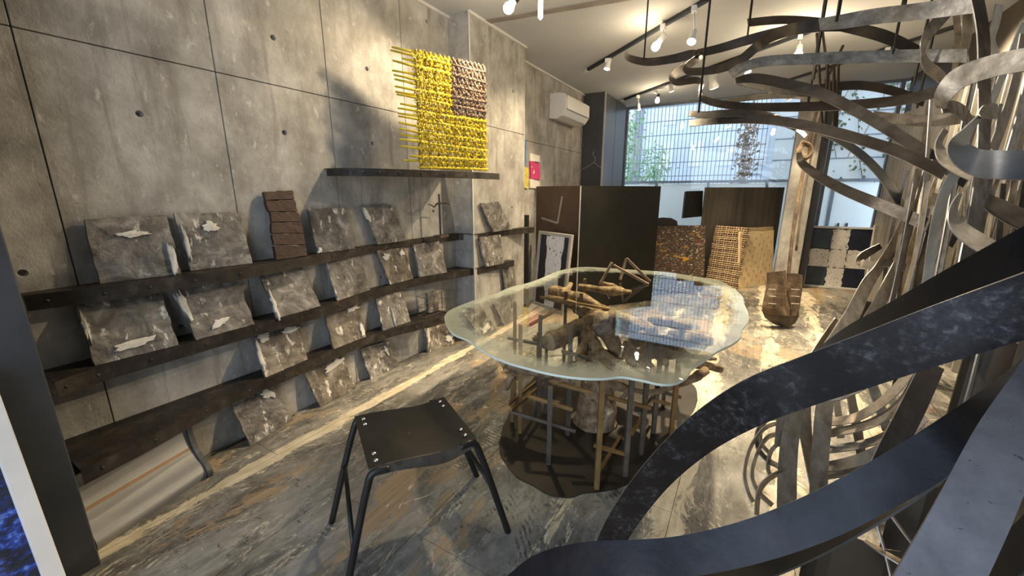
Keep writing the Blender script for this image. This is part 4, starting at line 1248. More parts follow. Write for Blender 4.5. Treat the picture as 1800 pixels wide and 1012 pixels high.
cab = thing('tall_cabinet', (0.17, 6.3, 0), 'ceiling-high dark grey steel cabinet between concrete wall and window', 'cabinet')
box('body', 0.003, 0.31, 5.80, 6.84, 0, CEIL - 0.004, 'cabinet_grey', cab)
box('door', 0.311, 0.327, 5.81, 6.30, 0.02, CEIL - 0.02, 'cabinet_grey', cab, bevel=0.002)
box('door', 0.311, 0.327, 6.31, 6.835, 0.02, CEIL - 0.02, 'cabinet_grey', cab, bevel=0.002)
box('edge_strip', 0.311, 0.332, 5.785, 5.80, 0, CEIL - 0.004, 'frame_grey', cab)
hg = thing('coat_hanger', ony(1043, 268, 5.775), 'twisted wire coat hanger on the dark cabinet side', 'hanger')
P = [ony(x, y, 5.772) for x, y in ((1045, 266), (1042, 271), (1046, 277), (1044, 285), (1032, 293), (1020, 299))]
tube('wire', [tuple(q) for q in smoothpath([tuple(p) for p in P], 4)], 0.003, 'frame_grey', hg, 6)
P = [ony(x, y, 5.772) for x, y in ((1044, 285), (1050, 290), (1058, 296))]
tube('wire', [tuple(q) for q in smoothpath([tuple(p) for p in P], 4)], 0.003, 'frame_grey', hg, 6)

def wallpic(name, label, cat, items, x=0.0):
    t = thing(name, onx(items[0][0][0], items[0][0][3], x), label, cat)
    for (x0, y0, x1, y1), m_, nm in [(i[0], i[1], i[2]) for i in items]:
        a = [onx(x0, y0, x + 0.02), onx(x1, y0 + (x1 - x0) * .3, x + 0.02), onx(x1, y1 + (x1 - x0) * .1, x + 0.02), onx(x0, y1, x + 0.02)]
        slab(nm, a, 0.018, m_, t, (4, 8), 0.01, 0.003, x0 % 7)
    return t
wallpic('painted_strip', 'narrow blue and yellow painted strip on the wall behind the pillar', 'artwork', [((919, 244, 925, 292), 'blue_paint', 'blue_part'), ((919, 292, 929, 330), 'yellow_art', 'yellow_part')])
wallpic('painted_board', 'small pink and white painted board on the far concrete wall', 'artwork', [((932, 269, 949, 283), 'white_paint', 'white_part'), ((933, 283, 949, 314), 'pink_paint', 'pink_part'), ((932, 314, 949, 330), 'white_paint', 'white_part')])
tg = thing('easel_post', onx(930, 480, 0.25), 'dark narrow steel post standing beside the pillar', 'post')
q = ony(925, 480, 3.95)
box('post', q.x - 0.03, q.x + 0.02, 3.93, 3.97, 0, 1.05, 'track_black', tg); box('foot', q.x - 0.06, q.x + 0.05, 3.90, 4.0, 0, 0.012, 'track_black', tg)

# ------------------------------------------------------------------ screens, desk things and pictures in front of the window
PT = 1.362
c0 = Vector((0.03, 4.31, 0)); c1 = Vector((0.655, 4.10, 0))
dB = Vector((0.61, 0.79, 0)).normalized()
a = at(932, 400, 1); r_ = ray(932, 400); r_.z = 0
sp1 = thing('screen_panel', (0.33, 4.36, 0), 'brown rusty steel screen panel with a scratched square behind the framed picture', 'screen')
slab('sheet', (rz(c0, PT), rz(c1, PT), rz(c1, 0), rz(c0, 0)), 0.03, 'brown_panel', sp1)
bar('edge', rz(c1, 0) + Vector((0.006, 0.0, 0)), rz(c1, PT) + Vector((0.006, 0, 0)), 0.012, 0.012, 'frame_grey', sp1)
for (x0, y0, x1, y1) in ((988, 345, 980, 392), (952, 383, 980, 392)):
    pp_ = []
    nrm = (c1 - c0).cross(ZV).normalized()
    for x, y in ((x0, y0), (x1, y1)):
        r_ = ray(x, y); t_ = (c0 - CAM).dot(nrm) / r_.dot(nrm); pp_.append(CAM + r_ * t_ - r_.normalized() * 0.004)
    bar('scratch', pp_[0], pp_[1], 0.022, 0.003, 'ceiling_strip', sp1, up=nrm)
c2 = c1 + dB * 1.075
sp2 = thing('screen_panel', ((c1.x + c2.x) / 2, (c1.y + c2.y) / 2, 0), 'large black steel screen panel behind the glass table', 'screen')
o1 = dB * 0.014
slab('sheet', (rz(c1 + o1, PT), rz(c2, PT), rz(c2, 0), rz(c1 + o1, 0)), 0.03, 'black_panel', sp2)
d0, d1 = Vector((1.645, 6.42, 0)), Vector((2.61, 6.94, 0))
sp3 = thing('screen_panel', (2.1, 6.6, 0), 'grey-brown streaked steel screen panel left of the concrete column', 'screen')
slab('sheet', (rz(d0, PT), rz(d1, PT), rz(d1, 0), rz(d0, 0)), 0.03, 'grey_panel', sp3)

def leaner(name, label, cat, quad, depth_bl, depth_br, thick, top_back, material, **kw):
    """board leaning back: bottom corners on the floor by depth, top corners further back"""
    pass

# framed black and white picture leaning on the brown screen
fp = thing('framed_picture', (0.35, 4.05, 0), 'grey framed picture of a broken white column on black, beside the pillar', 'picture')
b0 = Vector((0.12, 4.10, 0.0)); b1 = Vector((0.617, 3.86, 0.0))
hn = (b1 - b0).cross(ZV).normalized()
if hn.dot(CAM - b0) > 0: hn = -hn
t0 = at(937, 416, (b0 - CAM).dot(FV) + 0.05); t1 = at(1012, 429, (b1 - CAM).dot(FV) + 0.05)
hh = 0.86
t0 = rz(b0 + hn * 0.09, hh); t1 = rz(b1 + hn * 0.09, hh)
def quadpt(u, v, o=0.0): return t0.lerp(t1, u).lerp(b0.lerp(b1, u), v) - hn * o
slab('canvas', (quadpt(0.02, .02), quadpt(.98, .02), quadpt(.98, .98), quadpt(.02, .98)), 0.02, 'navy', fp, (6, 6), 0, 0.004, 3)
slab('white_column', (quadpt(0.22, .04, .008), quadpt(.80, .04, .008), quadpt(.66, .96, .008), quadpt(.36, .96, .008)), 0.012, 'crackle_cold', fp, (14, 22), 0.05, 0.006, 9)
for (u0, v0, u1, v1) in ((.02, 0, .02, 1), (.98, 0, .98, 1), (0.04, .02, .96, .02), (0.04, .98, .96, .98)):
    bar('frame_side', quadpt(u0, v0, .006), quadpt(u1, v1, .006), 0.034, 0.034, 'frame_grey', fp, up=hn, bevel=0.002)

def floorboard(name, label, cat, px, hgt, lean_, thick, material, grid=(8, 12), relief=0.004, jit=0.008, seed=1, depth=None):
    (x0, x1, yb0, yb1, yt0, yt1) = px
    B0 = onz(x0, yb0, 0.0); B1 = onz(x1, yb1, 0.0)
    n_ = (B1 - B0).cross(ZV).normalized()
    if n_.dot(CAM - B0) > 0: n_ = -n_
    T0 = rz(B0 + n_ * lean_, hgt); T1 = rz(B1 + n_ * lean_, hgt)
    t = thing(name, ((B0.x + B1.x) / 2, (B0.y + B1.y) / 2, 0), label, cat)
    B0.z = B1.z = 0.002
    return t, (T0, T1, B1, B0), n_

# autumn painting
t, q, n_ = floorboard('painting', 'unframed painting of red, brown and yellow brush strokes leaning on the floor', 'painting', (1143, 1237, 520, 512, 0, 0), 0.875, 0.10, 0.03, 'autumn_art')
slab('canvas', q, 0.03, 'autumn_art', t, (20, 24), 0.0, 0.008, 4, 10)
# woven tan panel
t, q, n_ = floorboard('woven_mat', 'tan woven stick mat leaning beside the autumn painting', 'artwork', (1240, 1294, 497, 507, 0, 0), 0.83, 0.12, 0.03, 'woven_tan')
slab('backing', [p + n_ * 0.012 for p in q], 0.012, 'twig_dark', t)
T0, T1, B1, B0 = q
for k in range(30):
    v_ = (k + 0.5) / 30
    a = T0.lerp(B0, v_); b = T1.lerp(B1, v_)
    tube('stick', [a - (b - a) * rn.uniform(0, .03) - n_ * .004 * (k % 2), a.lerp(b, .5) + Vector((0, 0, rn.uniform(-.004, .004))), b + (b - a) * rn.uniform(0, .06) - n_ * .004 * (k % 2)], 0.0075, 'woven_tan' if k % 4 else 'twig_brown', t, 5, 0.4, seed=k)
for k in range(13):
    u_ = (k + 0.5) / 13
    a = T0.lerp(T1, u_); b = B0.lerp(B1, u_)
    P = [a.lerp(b, j / 30) - n_ * (0.009 if (j + k) % 2 else -0.002) for j in range(31)]
    tube('strand', P, 0.005, 'woven_tan' if k % 3 else 'twig_brown', t, 5, 0.4, seed=k + 60)
# beige board with leaf prints, a second board behind it
t, q, n_ = floorboard('leaf_board', 'pale beige board with scattered leaf prints leaning by the column', 'board', (1299, 1358, 507, 499, 0, 0), 0.765, 0.10, 0.03, 'beige_board')
slab('board', q, 0.02, 'beige_board', t, (6, 8), 0.012, 0.002, 6)
T0, T1, B1, B0 = q
for k in range(46):
    u_, v_ = (k * 0.618) % 1 * 0.9 + .05, (k + .5) / 46 * .92 + .04
    c = T0.lerp(T1, u_).lerp(B0.lerp(B1, u_), v_) - n_ * 0.0045
    ex = (T1 - T0).normalized(); ey = (B0 - T0).normalized()
    a_ = rn.uniform(-.4, .4); e1 = ex * math.cos(a_) + ey * math.sin(a_); e2 = ey * math.cos(a_) - ex * math.sin(a_)
    n8 = 8
    vv = [c + e1 * 0.012 * math.cos(j * 6.283 / n8) + e2 * 0.022 * math.sin(j * 6.283 / n8) for j in range(n8)]
    vv += [p + n_ * 0.004 for p in vv]
    obj('leaf_print', vv, [tuple(range(n8)), tuple(range(2 * n8 - 1, n8 - 1, -1))] + [(j, (j + 1) % n8, (j + 1) % n8 + n8, j + n8) for j in range(n8)], 'leaf_spot', t)
t2 = thing('tan_board', (q[2] + n_ * .08), 'darker tan board standing just behind the leaf print board', 'board')
slab('board', [p + n_ * 0.05 + (B1 - B0).normalized() * 0.05 + Vector((0, 0, 0.05 if i < 2 else 0)) for i, p in enumerate(q)], 0.02, 'woven_tan', t2, (6, 8), 0.012, 0.003, 8)

# dark weathered plank by the column and the rusty shovel sculpture
pl_ = onz(1377, 488, 0)
t = thing('weathered_plank', (pl_.x, pl_.y, 0), 'dark weathered plank standing upright against the column', 'plank')
z_ = ony(1383, 366, pl_.y).z
slab('plank', (Vector((pl_.x - .03, pl_.y, z_)), Vector((pl_.x + .06, pl_.y + .03, z_ - .02)), Vector((pl_.x + .05, pl_.y + .03, .002)), Vector((pl_.x - .06, pl_.y, .002))), 0.03, 'weathered_wood', t, (4, 14), 0.02, 0.008, 12)
sh0 = onz(1378, 577, 0.0)
dS = (sh0 - CAM).dot(FV)
sv = thing('bucket_sculpture', (sh0.x, sh0.y, 0), 'rusty folded bucket shape on a long tied pole by the column', 'sculpture')
def leafshape(name, pix, d0, d1, th, mat_, seed, ny=8):
    L_ = [at(x, y, d0) for x, y in pix[0]]; R_ = [at(x, y, d1) for x, y in pix[1]]
    vv = []; ff = []
    for i, (a, b) in enumerate(zip(L_, R_)):
        for u in (0, .33, .66, 1):
            p = a.lerp(b, u); bulge = math.sin(math.pi * u) * 0.05
            p += FV * -bulge + Vector((1, 1, 1)) * 0.012 * noise.noise(p * 12 + Vector((seed, 0, 0)))
            vv += [p, p + FV * th]
    m_ = len(L_)
    for i in range(m_ - 1):
        for j in range(3):
            a = (i * 4 + j) * 2; b = a + 8
            ff += [(a, a + 2, b + 2, b), (a + 1, b + 1, b + 3, a + 3)]
        a = i * 8; ff += [(a, a + 8, a + 9, a + 1), (a + 6, a + 7, a + 15, a + 14)]
    ff += [(0, 1, 3, 2), (2, 3, 5, 4), (4, 5, 7, 6)]
    e = (m_ - 1) * 8
    ff += [(e, e + 2, e + 3, e + 1), (e + 2, e + 4, e + 5, e + 3), (e + 4, e + 6, e + 7, e + 5)]
    o = obj(name, vv, ff, mat_, sv)
    for x in o.data.vertices:
        if (x.co.z + WORLD[o.name].z) < 0.003: x.co.z = 0.003 - WORLD[o.name].z
    return o
leafshape('shell', [[(1352, 478), (1350, 500), (1346, 522), (1341, 542), (1352, 552)], [(1380, 476), (1382, 500), (1384, 525), (1388, 545), (1388, 556)]], dS, dS - .04, 0.03, 'rusty', 2)
leafshape('shell', [[(1386, 480), (1387, 505), (1388, 530), (1390, 548), (1390, 556)], [(1411, 484), (1410, 510), (1408, 530), (1404, 545), (1398, 552)]], dS - .02, dS + .02, 0.03, 'rusty', 5)
leafshape('tip', [[(1342, 544), (1350, 558), (1362, 570), (1374, 575)], [(1404, 546), (1404, 556), (1400, 566), (1388, 574)]], dS + .03, dS + .03, 0.04, 'weathered_wood', 9)
for k, y in enumerate((508, 520, 533)):
    for x0, x1 in ((1351, 1364), (1391, 1405)):
        bar('stitch', at(x0, y, dS - .07), at(x1, y + (1 if x0 > 1380 else 1), dS - .07), 0.005, 0.005, 'plaster_smear', sv)
P = [at(x, y, d) for x, y, d in ((1383, 520, dS - .02), (1390, 440, dS + .05), (1398, 380, dS + .1), (1408, 320, dS + .15), (1420, 260, dS + .2), (1437, 190, dS + .3), (1452, 140, dS + .35))]
tube('pole', [tuple(q) for q in smoothpath([tuple(p) for p in P], 4)], 0.016, 'rusty', sv, 8, 0.3, seed=2)
P2 = [p + Vector((0.045, 0.02, 0)) for p in P[1:6]]
tube('pole', [tuple(q) for q in smoothpath([tuple(p) for p in P2], 4)], 0.010, 'weathered_wood', sv, 8, 0.3, seed=5)
P = [at(x, y, dS + .12) for x, y in ((1408, 250), (1424, 256), (1424, 272), (1410, 278), (1405, 264), (1412, 252))]
tube('knot', [tuple(q) for q in smoothpath([tuple(p) for p in P], 4)], 0.022, 'rusty', sv, 8, 0.5, seed=9)

# framed cross picture leaning at the window
fc = thing('framed_picture', onz(1460, 499, 0), 'white framed picture of a broken cream cross on dark blue squares', 'picture')
b0 = rz(ony(1411, 500, 6.86), 0.0); b1 = rz(ony(1520, 503, 6.90), 0.0)
n_ = (b1 - b0).cross(ZV).normalized()
if n_.dot(CAM - b0) > 0: n_ = -n_
t0 = rz(b0 + n_ * 0.06, 0.83); t1 = rz(b1 + n_ * 0.06, 0.83)
b0.z = b1.z = 0.002
def cq(u, v, o=0.0): return t0.lerp(t1, u).lerp(b0.lerp(b1, u), v) - n_ * o
slab('canvas', (cq(.01, .01), cq(.99, .01), cq(.99, .99), cq(.01, .99)), 0.02, 'navy', fc)
for u0, u1, v0, v1, m_ in ((.03, .35, .04, .34, 'teal_navy'), (.64, .97, .04, .34, 'navy'), (.03, .35, .66, .96, 'teal_navy'), (.64, .97, .66, .96, 'navy')):
    slab('dark_square', (cq(u0, v0, .006), cq(u1, v0, .006), cq(u1, v1, .006), cq(u0, v1, .006)), 0.01, m_, fc, (5, 5), 0, 0.003, u0 * 9)
for u0, u1, v0, v1 in ((.36, .63, .03, .35), (.36, .63, .36, .65), (.36, .63, .66, .97), (.03, .35, .36, .65), (.64, .97, .36, .65)):
    slab('cream_block', (cq(u0, v0, .010), cq(u1, v0, .010), cq(u1, v1, .010), cq(u0, v1, .010)), 0.012, 'crackle_white', fc, (10, 10), 0.02, 0.006, u0 * 9 + v0)
for (u0, v0, u1, v1) in ((.0, -.01, .0, 1.0), (1.0, -.01, 1.0, 1.0), (0.01, .0, .99, .0), (0.01, .985, .99, .985)):
    bar('frame_side', cq(u0, v0, .006), cq(u1, v1, .006), 0.026, 0.034, 'frame_white', fc, up=n_, bevel=0.002)
# pale board on edge beside it
e0 = onz(1522, 532, 0); e1 = at(1541, 395, (e0 - CAM).dot(FV) + .02)
t = thing('pale_board', (e0.x, e0.y, 0), 'narrow pale blue and yellow splashed board leaning on the corrugated sheets', 'board')
slab('board', (e1 + RV * -.02, e1 + RV * .03, rz(e0, .002) + RV * .03, rz(e0, .002) - RV * .03), 0.02, 'rib_cream', t, (4, 14), 0.01, 0.004, 3)

# monitor and chair back between the screens
mo = at(1216, 360, 5.75)
t = thing('monitor', (mo.x, mo.y, 0.95), 'black computer monitor showing its dark side between the two screens', 'monitor')
mdir = Vector((0.80, 0.60, 0))
slab('screen', [at(1206, 336, 5.75), at(1236, 335, 5.80), at(1234, 380, 5.80), at(1201, 383, 5.75)], 0.04, 'monitor_black', t)
bar('stand', at(1238, 378, 5.84), at(1238, 400, 5.84), 0.05, 0.05, 'monitor_black', t)
dk = at(1210, 404, 5.85)
desk = thing('desk', (dk.x, dk.y, 0), 'dark desk hidden behind the steel screens', 'desk')
dz_ = at(1222, 400, 5.80).z - 0.005
box('top', dk.x - 0.75, dk.x + 0.05, dk.y - 0.15, dk.y + 0.45, dz_ - 0.03, dz_, 'black_panel', desk)
for x in (dk.x - .7, dk.x + .0):
    for y in (dk.y - .1, dk.y + .4): box('leg', x - .02, x + .02, y - .02, y + .02, 0, dz_ - .03, 'black_panel', desk)
ch = at(1172, 388, 5.7)
t = thing('office_chair', (ch.x, ch.y, 0), 'black office chair back showing above the painting', 'chair')
P = [at(x, y, 5.7) for x, y in ((1150, 384), (1165, 382), (1180, 383), (1190, 388), (1192, 400))]
vv = []; ff = []
for p in P:
    vv += [p, p + FV * .04, rz(p, p.z - .35), rz(p, p.z - .35) + FV * .04]
for i in range(len(P) - 1):
    k = i * 4
    ff += [(k, k + 4, k + 5, k + 1), (k, k + 2, k + 6, k + 4), (k + 1, k + 5, k + 7, k + 3), (k + 2, k + 3, k + 7, k + 6)]
ff += [(0, 1, 3, 2), (len(P) * 4 - 4, len(P) * 4 - 2, len(P) * 4 - 1, len(P) * 4 - 3)]
obj('backrest', vv, ff, 'track_black', t)
cz = P[2].z - .35
box('seat', ch.x - .22, ch.x + .22, ch.y - .2, ch.y + .22, 0.40, 0.46, 'track_black', t, bevel=0.02)
bar('column', (ch.x, ch.y, 0.05), (ch.x, ch.y, 0.40), 0.05, 0.05, 'track_black', t)
for k in range(5):
    a = k * 1.2566
    bar('foot', (ch.x, ch.y, 0.04), (ch.x + .26 * math.cos(a), ch.y + .26 * math.sin(a), 0.025), 0.04, 0.03, 'track_black', t)

# ------------------------------------------------------------------ lighting tracks and lamps
def track(pa, pb, label):
    a = onz(*pa, CEIL - 0.014); b = onz(*pb, CEIL - 0.014)
    t = thing('lighting_track', tuple((a + b) / 2), label, 'lighting track', 'black lighting tracks on the ceiling')
    bar('rail', a, b, 0.034, 0.026, 'track_black', t)
    u = (b - a).normalized()
    bar('end_feed', a - u * 0.07, a, 0.036, 0.024, 'lamp_white', t)
track((1034, 122), (1245, -2), 'black ceiling track nearest the concrete wall')
track((1098, 175), (1430, 52), 'black ceiling track in the middle of the ceiling')
track((1387, 141), (1700, 40), 'black ceiling track above the steel ribbons')


def lamp(ad, hd, aim, power, label, style='white', size=0.05, glow='bulb_soft', depth=None, angle=80, blend=0.6, col=WARM, bare=7.0):
    A = onz(*ad, CEIL - 0.03) if depth is None else at(ad[0], ad[1], depth)
    d = (A - CAM).dot(FV)
    Hp = at(hd[0], hd[1], d)
    t = thing('ceiling_spotlight', tuple(A), label, 'spotlight', 'ceiling spotlights')
    box('adapter', A.x - .018, A.x + .018, A.y - .03, A.y + .03, A.z - .035, CEIL - 0.001 if depth else A.z + .004, 'lamp_white', t, bevel=0.003)
    dv = (Vector(aim) - Hp).normalized()
    back = Hp - dv * size * 1.1
    tube('stem', [A - Vector((0, 0, .03)), back], 0.006, 'lamp_white', t, 8)
    if style == 'white':
        h = lathe('head', back, dv, [(size * .28, -size * .3), (size * .42, 0), (size * .45, size * 1.0), (size * .60, size * 1.5), (size * .60, size * 1.62)], 'lamp_white', t, 18)
        lathe('bulb', back + dv * size * 1.625, dv, [(size * .54, 0), (size * .5, size * .06), (size * .1, size * .14)], glow, h, 16)
        tip = back + dv * size * 1.95
    elif style == 'dark':
        h = lathe('head', back, dv, [(size * .28, -size * .3), (size * .42, 0), (size * .45, size * 1.0), (size * .60, size * 1.5), (size * .60, size * 1.62)], 'track_black', t, 18)
        lathe('bulb', back + dv * size * 1.625, dv, [(size * .54, 0), (size * .5, size * .06), (size * .1, size * .14)], glow, h, 16)
        tip = back + dv * size * 1.95
    else:   # bare bulb in a holder
        h = lathe('holder', back, dv, [(size * .3, -size * .2), (size * .36, 0), (size * .36, size * .7)], 'lamp_white' if style == 'bulb' else 'track_black', t, 16)
        lathe('bulb', back + dv * size * .7, dv, [(size * .28, 0), (size * .34, size * .25), (size * .55, size * .75), (size * .52, size * 1.1), (size * .3, size * 1.35), (size * .05, size * 1.42)], glow, h, 16)
        tip = back + dv * size * 2.25
    if power:
        ld = bpy.data.lights.new('lamp_light', 'SPOT')
        ld.energy = power; ld.color = col; ld.spot_size = math.radians(angle); ld.spot_blend = blend; ld.shadow_soft_size = 0.04
        lo = bpy.data.objects.new('lamp_light', ld); C.objects.link(lo)
        lo.parent = t
        lo.location = tip - WORLD[t.name]
        lo.rotation_euler = dv.to_track_quat('-Z', 'Y').to_euler()
        if style.startswith('bulb'):      # a bare bulb also shines sideways and up
            pd = bpy.data.lights.new('bulb_light', 'POINT'); pd.energy = bare; pd.color = WARM; pd.shadow_soft_size = 0.03
            po_ = bpy.data.objects.new('bulb_light', pd); C.objects.link(po_); po_.parent = t; po_.location = tip + dv * 0.02 - WORLD[t.name]
    return t


LP = 1.05
lamp((1068, 104), (1068, 116), (0.42, 4.0, 0.45), 130 * LP, 'white ceiling spotlight at the far end of the track by the air conditioner', size=.055, angle=50)
lamp((1166, 44), (1157, 76), (0.25, 3.45, 0.9), 90 * LP, 'tilted white ceiling lamp with a bare warm bulb', 'bulb', .06, 'bulb_glow', angle=95)
lamp((1221, 12), (1217, 68), (1.52, 2.15, 0.3), 430 * LP, 'white ceiling spotlight hanging on a long stem', size=.055, angle=66)
lamp((905, -30), (899, 8), (0.0, 1.5, 1.0), 60 * LP, 'black ceiling lamp with a bright bare bulb at the top of the view', 'bulbdark', .06, 'bulb_glow', depth=2.5, angle=120)
lamp((1122, 168), (1123, 190), (0.9, 6.2, 0.8), 0, 'small white hanging spotlight in front of the bamboo', size=.045)
lamp((1153, 159), (1156, 174), (0.8, 5.6, 0.5), 40 * LP, 'small black ceiling lamp with a lit bulb near the window', 'bulbdark', .05, 'bulb_glow')
lamp((1180, 150), (1180, 157), (1.9, 6.2, 0.4), 90 * LP, 'small white ceiling spotlight in the middle of the far track', size=.05)
lamp((1258, 127), (1254, 147), (2.25, 6.25, 0.35), 160 * LP, 'large white cylindrical spotlight tilted over the far boards', size=.085, angle=48)
lamp((1318, 97), (1314, 122), (2.6, 5.1, 0.0), 150 * LP, 'white ceiling spotlight in the middle track beside the ribbons', size=.055, angle=76)
lamp((1407, 62), (1404, 92), (2.25, 3.0, 0.0), 225 * LP, 'brightest bare bulb ceiling lamp among the upper steel ribbons', 'bulb', .06, 'bulb_glow', angle=92, bare=20.0)
lamp((1357, 152), (1355, 166), (2.9, 6.6, 0.6), 0, 'small white ceiling lamp behind the ribbons, left one above the window', size=.045)
lamp((1388, 142), (1386, 172), (3.32, 6.85, 0.35), 70 * LP, 'small white ceiling lamp behind the ribbons, right one above the window', size=.045, angle=38)
lamp((1560, 85), (1556, 100), (3.1, 3.2, 0.6), 260 * LP, 'ceiling lamp above the tangled ribbons by the corrugated wall', size=.055, angle=110)
lamp((1776, 38), (1770, 64), (2.85, 2.1, 0.7), 150 * LP, 'white bell-shaped ceiling lamp at the right edge above the ribbons', size=.06, angle=115)
# unseen spotlight added above the view to brighten the near side of the tangle
A_ = Vector((1.75, 1.15, CEIL - 0.03))
def proj(p):
    d = p - CAM; k = d.dot(FV)
    return (900 + FPX * d.dot(RV) / k, 506 - FPX * d.dot(UV) / k)
lamp(proj(A_), proj(A_ + Vector((0.02, 0.02, -0.12))), (3.1, 2.55, 1.1), 140 * LP, 'added white spotlight out of view above the stool, brightening the steel ribbons', size=.055, angle=58, col=(1.0, 0.90, 0.76))
# long filament tube bulb
fb = thing('tube_bulb', tuple(at(951, -35, 2.5)), 'long clear filament tube bulb hanging at the top of the view', 'light bulb')
A = at(951, -35, 2.5)
box('adapter', A.x - .018, A.x + .018, A.y - .03, A.y + .03, A.z - .03, CEIL - .001, 'track_black', fb)
tube('holder', [A - Vector((0, 0, .02)), A - Vector((0, 0, .09))], 0.014, 'track_black', fb, 12)
bt = at(951, 28, 2.5)
tube('bulb', [A - Vector((0, 0, .09)), A - Vector((0, 0, .10)), Vector((A.x, A.y, bt.z + .012)), Vector((A.x, A.y, bt.z))], [0.011, 0.015, 0.015, 0.006], 'bulb_soft', fb, 12)

# ------------------------------------------------------------------ steel ribbon sculptures
def rib(parent, mat_, pts, wr=0.06, sgn=1, th=0.0035):
    return ribbon(parent, pts, mat_, wr, th, sgn)


hs = thing('hanging_ribbon_sculpture', tuple(at(1450, 120, 2.3)), 'sweeping dark steel ribbons hung from the ceiling on thin rods', 'sculpture')
rib(hs, 'rib_dark', [(1100, 91, 4, 3.0), (1106, 102, 12, 2.95), (1138, 109, 14, 2.9), (1180, 104, 15, 2.85), (1216, 96, 17, 2.8), (1229, 96, 12, 2.76), (1233, 101, 8, 2.8)])
rib(hs, 'rib_dark', [(1226, 94, 14, 2.82), (1265, 85, 15, 2.8), (1320, 69, 17, 2.7), (1375, 56, 19, 2.6), (1440, 46, 20, 2.55), (1520, 46, 20, 2.5)])
rib(hs, 'rib_dark', [(1232, 98, 10, 2.78), (1216, 110, 13, 2.74), (1206, 120, 12, 2.7), (1216, 126, 13, 2.66), (1262, 122, 14, 2.6), (1300, 107, 16, 2.5), (1328, 84, 16, 2.45), (1356, 64, 19, 2.35), (1400, 50, 22, 2.2), (1460, 41, 24, 2.1), (1540, 29, 27, 1.95), (1620, 20, 29, 1.8), (1720, 6, 32, 1.65)])
rib(hs, 'rib_grey', [(1440, 43, 21, 2.13), (1480, 38, 25, 2.05), (1540, 28.5, 28, 1.94), (1620, 19.5, 30, 1.79), (1720, 5.5, 33, 1.64)], 0.062)
rib(hs, 'rib_dark', [(1226, 104, 12, 2.8), (1196, 122, 12, 2.75), (1181, 136, 10, 2.7), (1190, 145, 11, 2.68), (1222, 141, 12, 2.66), (1233, 147, 9, 2.64), (1230, 162, 6, 2.62), (1240, 176, 12, 2.58), (1300, 187, 14, 2.5), (1400, 188, 16, 2.4), (1500, 184, 17, 2.3), (1590, 175, 18, 2.2), (1660, 158, 19, 2.1)])
rib(hs, 'rib_grey', [(1284, 131, 15, 2.5), (1306, 118, 16, 2.45), (1345, 108, 18, 2.4), (1411, 104, 20, 2.3), (1528, 100, 22, 2.15), (1645, 98, 24, 2.0), (1700, 98, 24, 1.9)])
rib(hs, 'rib_dark', [(1293, 142, 10, 2.4), (1330, 138, 18, 2.35), (1392, 150, 20, 2.2), (1450, 167, 21, 2.1), (1528, 207, 22, 2.0), (1587, 243, 23, 1.9), (1650, 284, 24, 1.8), (1700, 320, 25, 1.72)])
rib(hs, 'rib_dark', [(1293, 144, 8, 2.42), (1320, 150, 9, 2.5), (1380, 162, 10, 2.6), (1440, 166, 12, 2.6)])
rib(hs, 'rib_dark', [(1211, 199, 10, 2.268), (1240, 202, 12, 2.251), (1275, 199, 12, 2.234), (1334, 200, 11, 2.218), (1372, 206, 6, 2.201)])
rib(hs, 'rib_dark', [(1211, 217, 11, 2.285), (1256, 212, 13, 2.234), (1318, 209, 16, 2.184), (1372, 213, 17, 2.1), (1450, 228, 19, 1.974), (1528, 250, 20, 1.848), (1587, 270, 21, 1.764), (1660, 306, 22, 1.68)])
rib(hs, 'rib_dark', [(1372, 215, 10, 2.167), (1400, 226, 10, 2.15), (1416, 240, 8, 2.142)])
rib(hs, 'rib_dark', [(1314, 40, 14, 2.9), (1372, 35, 15, 2.8), (1431, 38, 16, 2.65), (1489, 48, 20, 2.5), (1548, 62, 24, 2.3), (1600, 84, 22, 2.2), (1650, 112, 18, 2.1)])
rib(hs, 'rib_dark', [(1404, 268, 8, 2.4), (1410, 287, 14, 2.35), (1440, 310, 17, 2.25), (1489, 336, 19, 2.1), (1567, 368, 22, 1.95), (1622, 392, 23, 1.85), (1680, 425, 24, 1.75)])
rib(hs, 'rib_blue', [(1440, 232, 10, 2.5), (1466, 241, 13, 2.45), (1509, 268, 15, 2.35), (1548, 306, 16, 2.3), (1579, 352, 16, 2.25), (1596, 400, 15, 2.2)])
rib(hs, 'rib_dark', [(1400, 158, 10, 2.9), (1440, 155, 14, 2.8), (1510, 150, 16, 2.7), (1570, 160, 17, 2.55), (1625, 180, 17, 2.45)])
rib(hs, 'rib_tan', [(1535, 203, 16, 2.6), (1587, 210, 20, 2.5), (1653, 212, 20, 2.4), (1700, 205, 20, 2.3)])
rib(hs, 'rib_dark', [(1260, 182, 6, 3.0), (1320, 172, 9, 2.95), (1390, 168, 10, 2.9), (1450, 175, 10, 2.8)])
rib(hs, 'rib_grey', [(1685, -5, 16, 2.0), (1665, 20, 20, 1.95), (1640, 48, 20, 1.9), (1624, 75, 12, 1.9), (1622, 98, 6, 1.92)])
rib(hs, 'rib_tan', [(1622, 92, 6, 1.92), (1630, 115, 20, 1.95), (1650, 132, 22, 2.0), (1668, 150, 10, 2.05)])
for x, yb, d in ((1318, 38, 2.9), (1313, 70, 2.75), (1470, 38, 2.05), (1474, 30, 2.7), (1586, 30, 1.9), (1569, 96, 2.1), (1438, 84, 2.6), (1430, 140, 2.3), (1132, 104, 2.9), (1228, 198, 2.25), (1420, 186, 2.4), (1606, 150, 2.25), (1612, 190, 2.4)):
    p = at(x, yb, d)
    bar('hanging_rod', p, (p.x, p.y, CEIL - 0.001), 0.009, 0.009, 'track_black', hs)
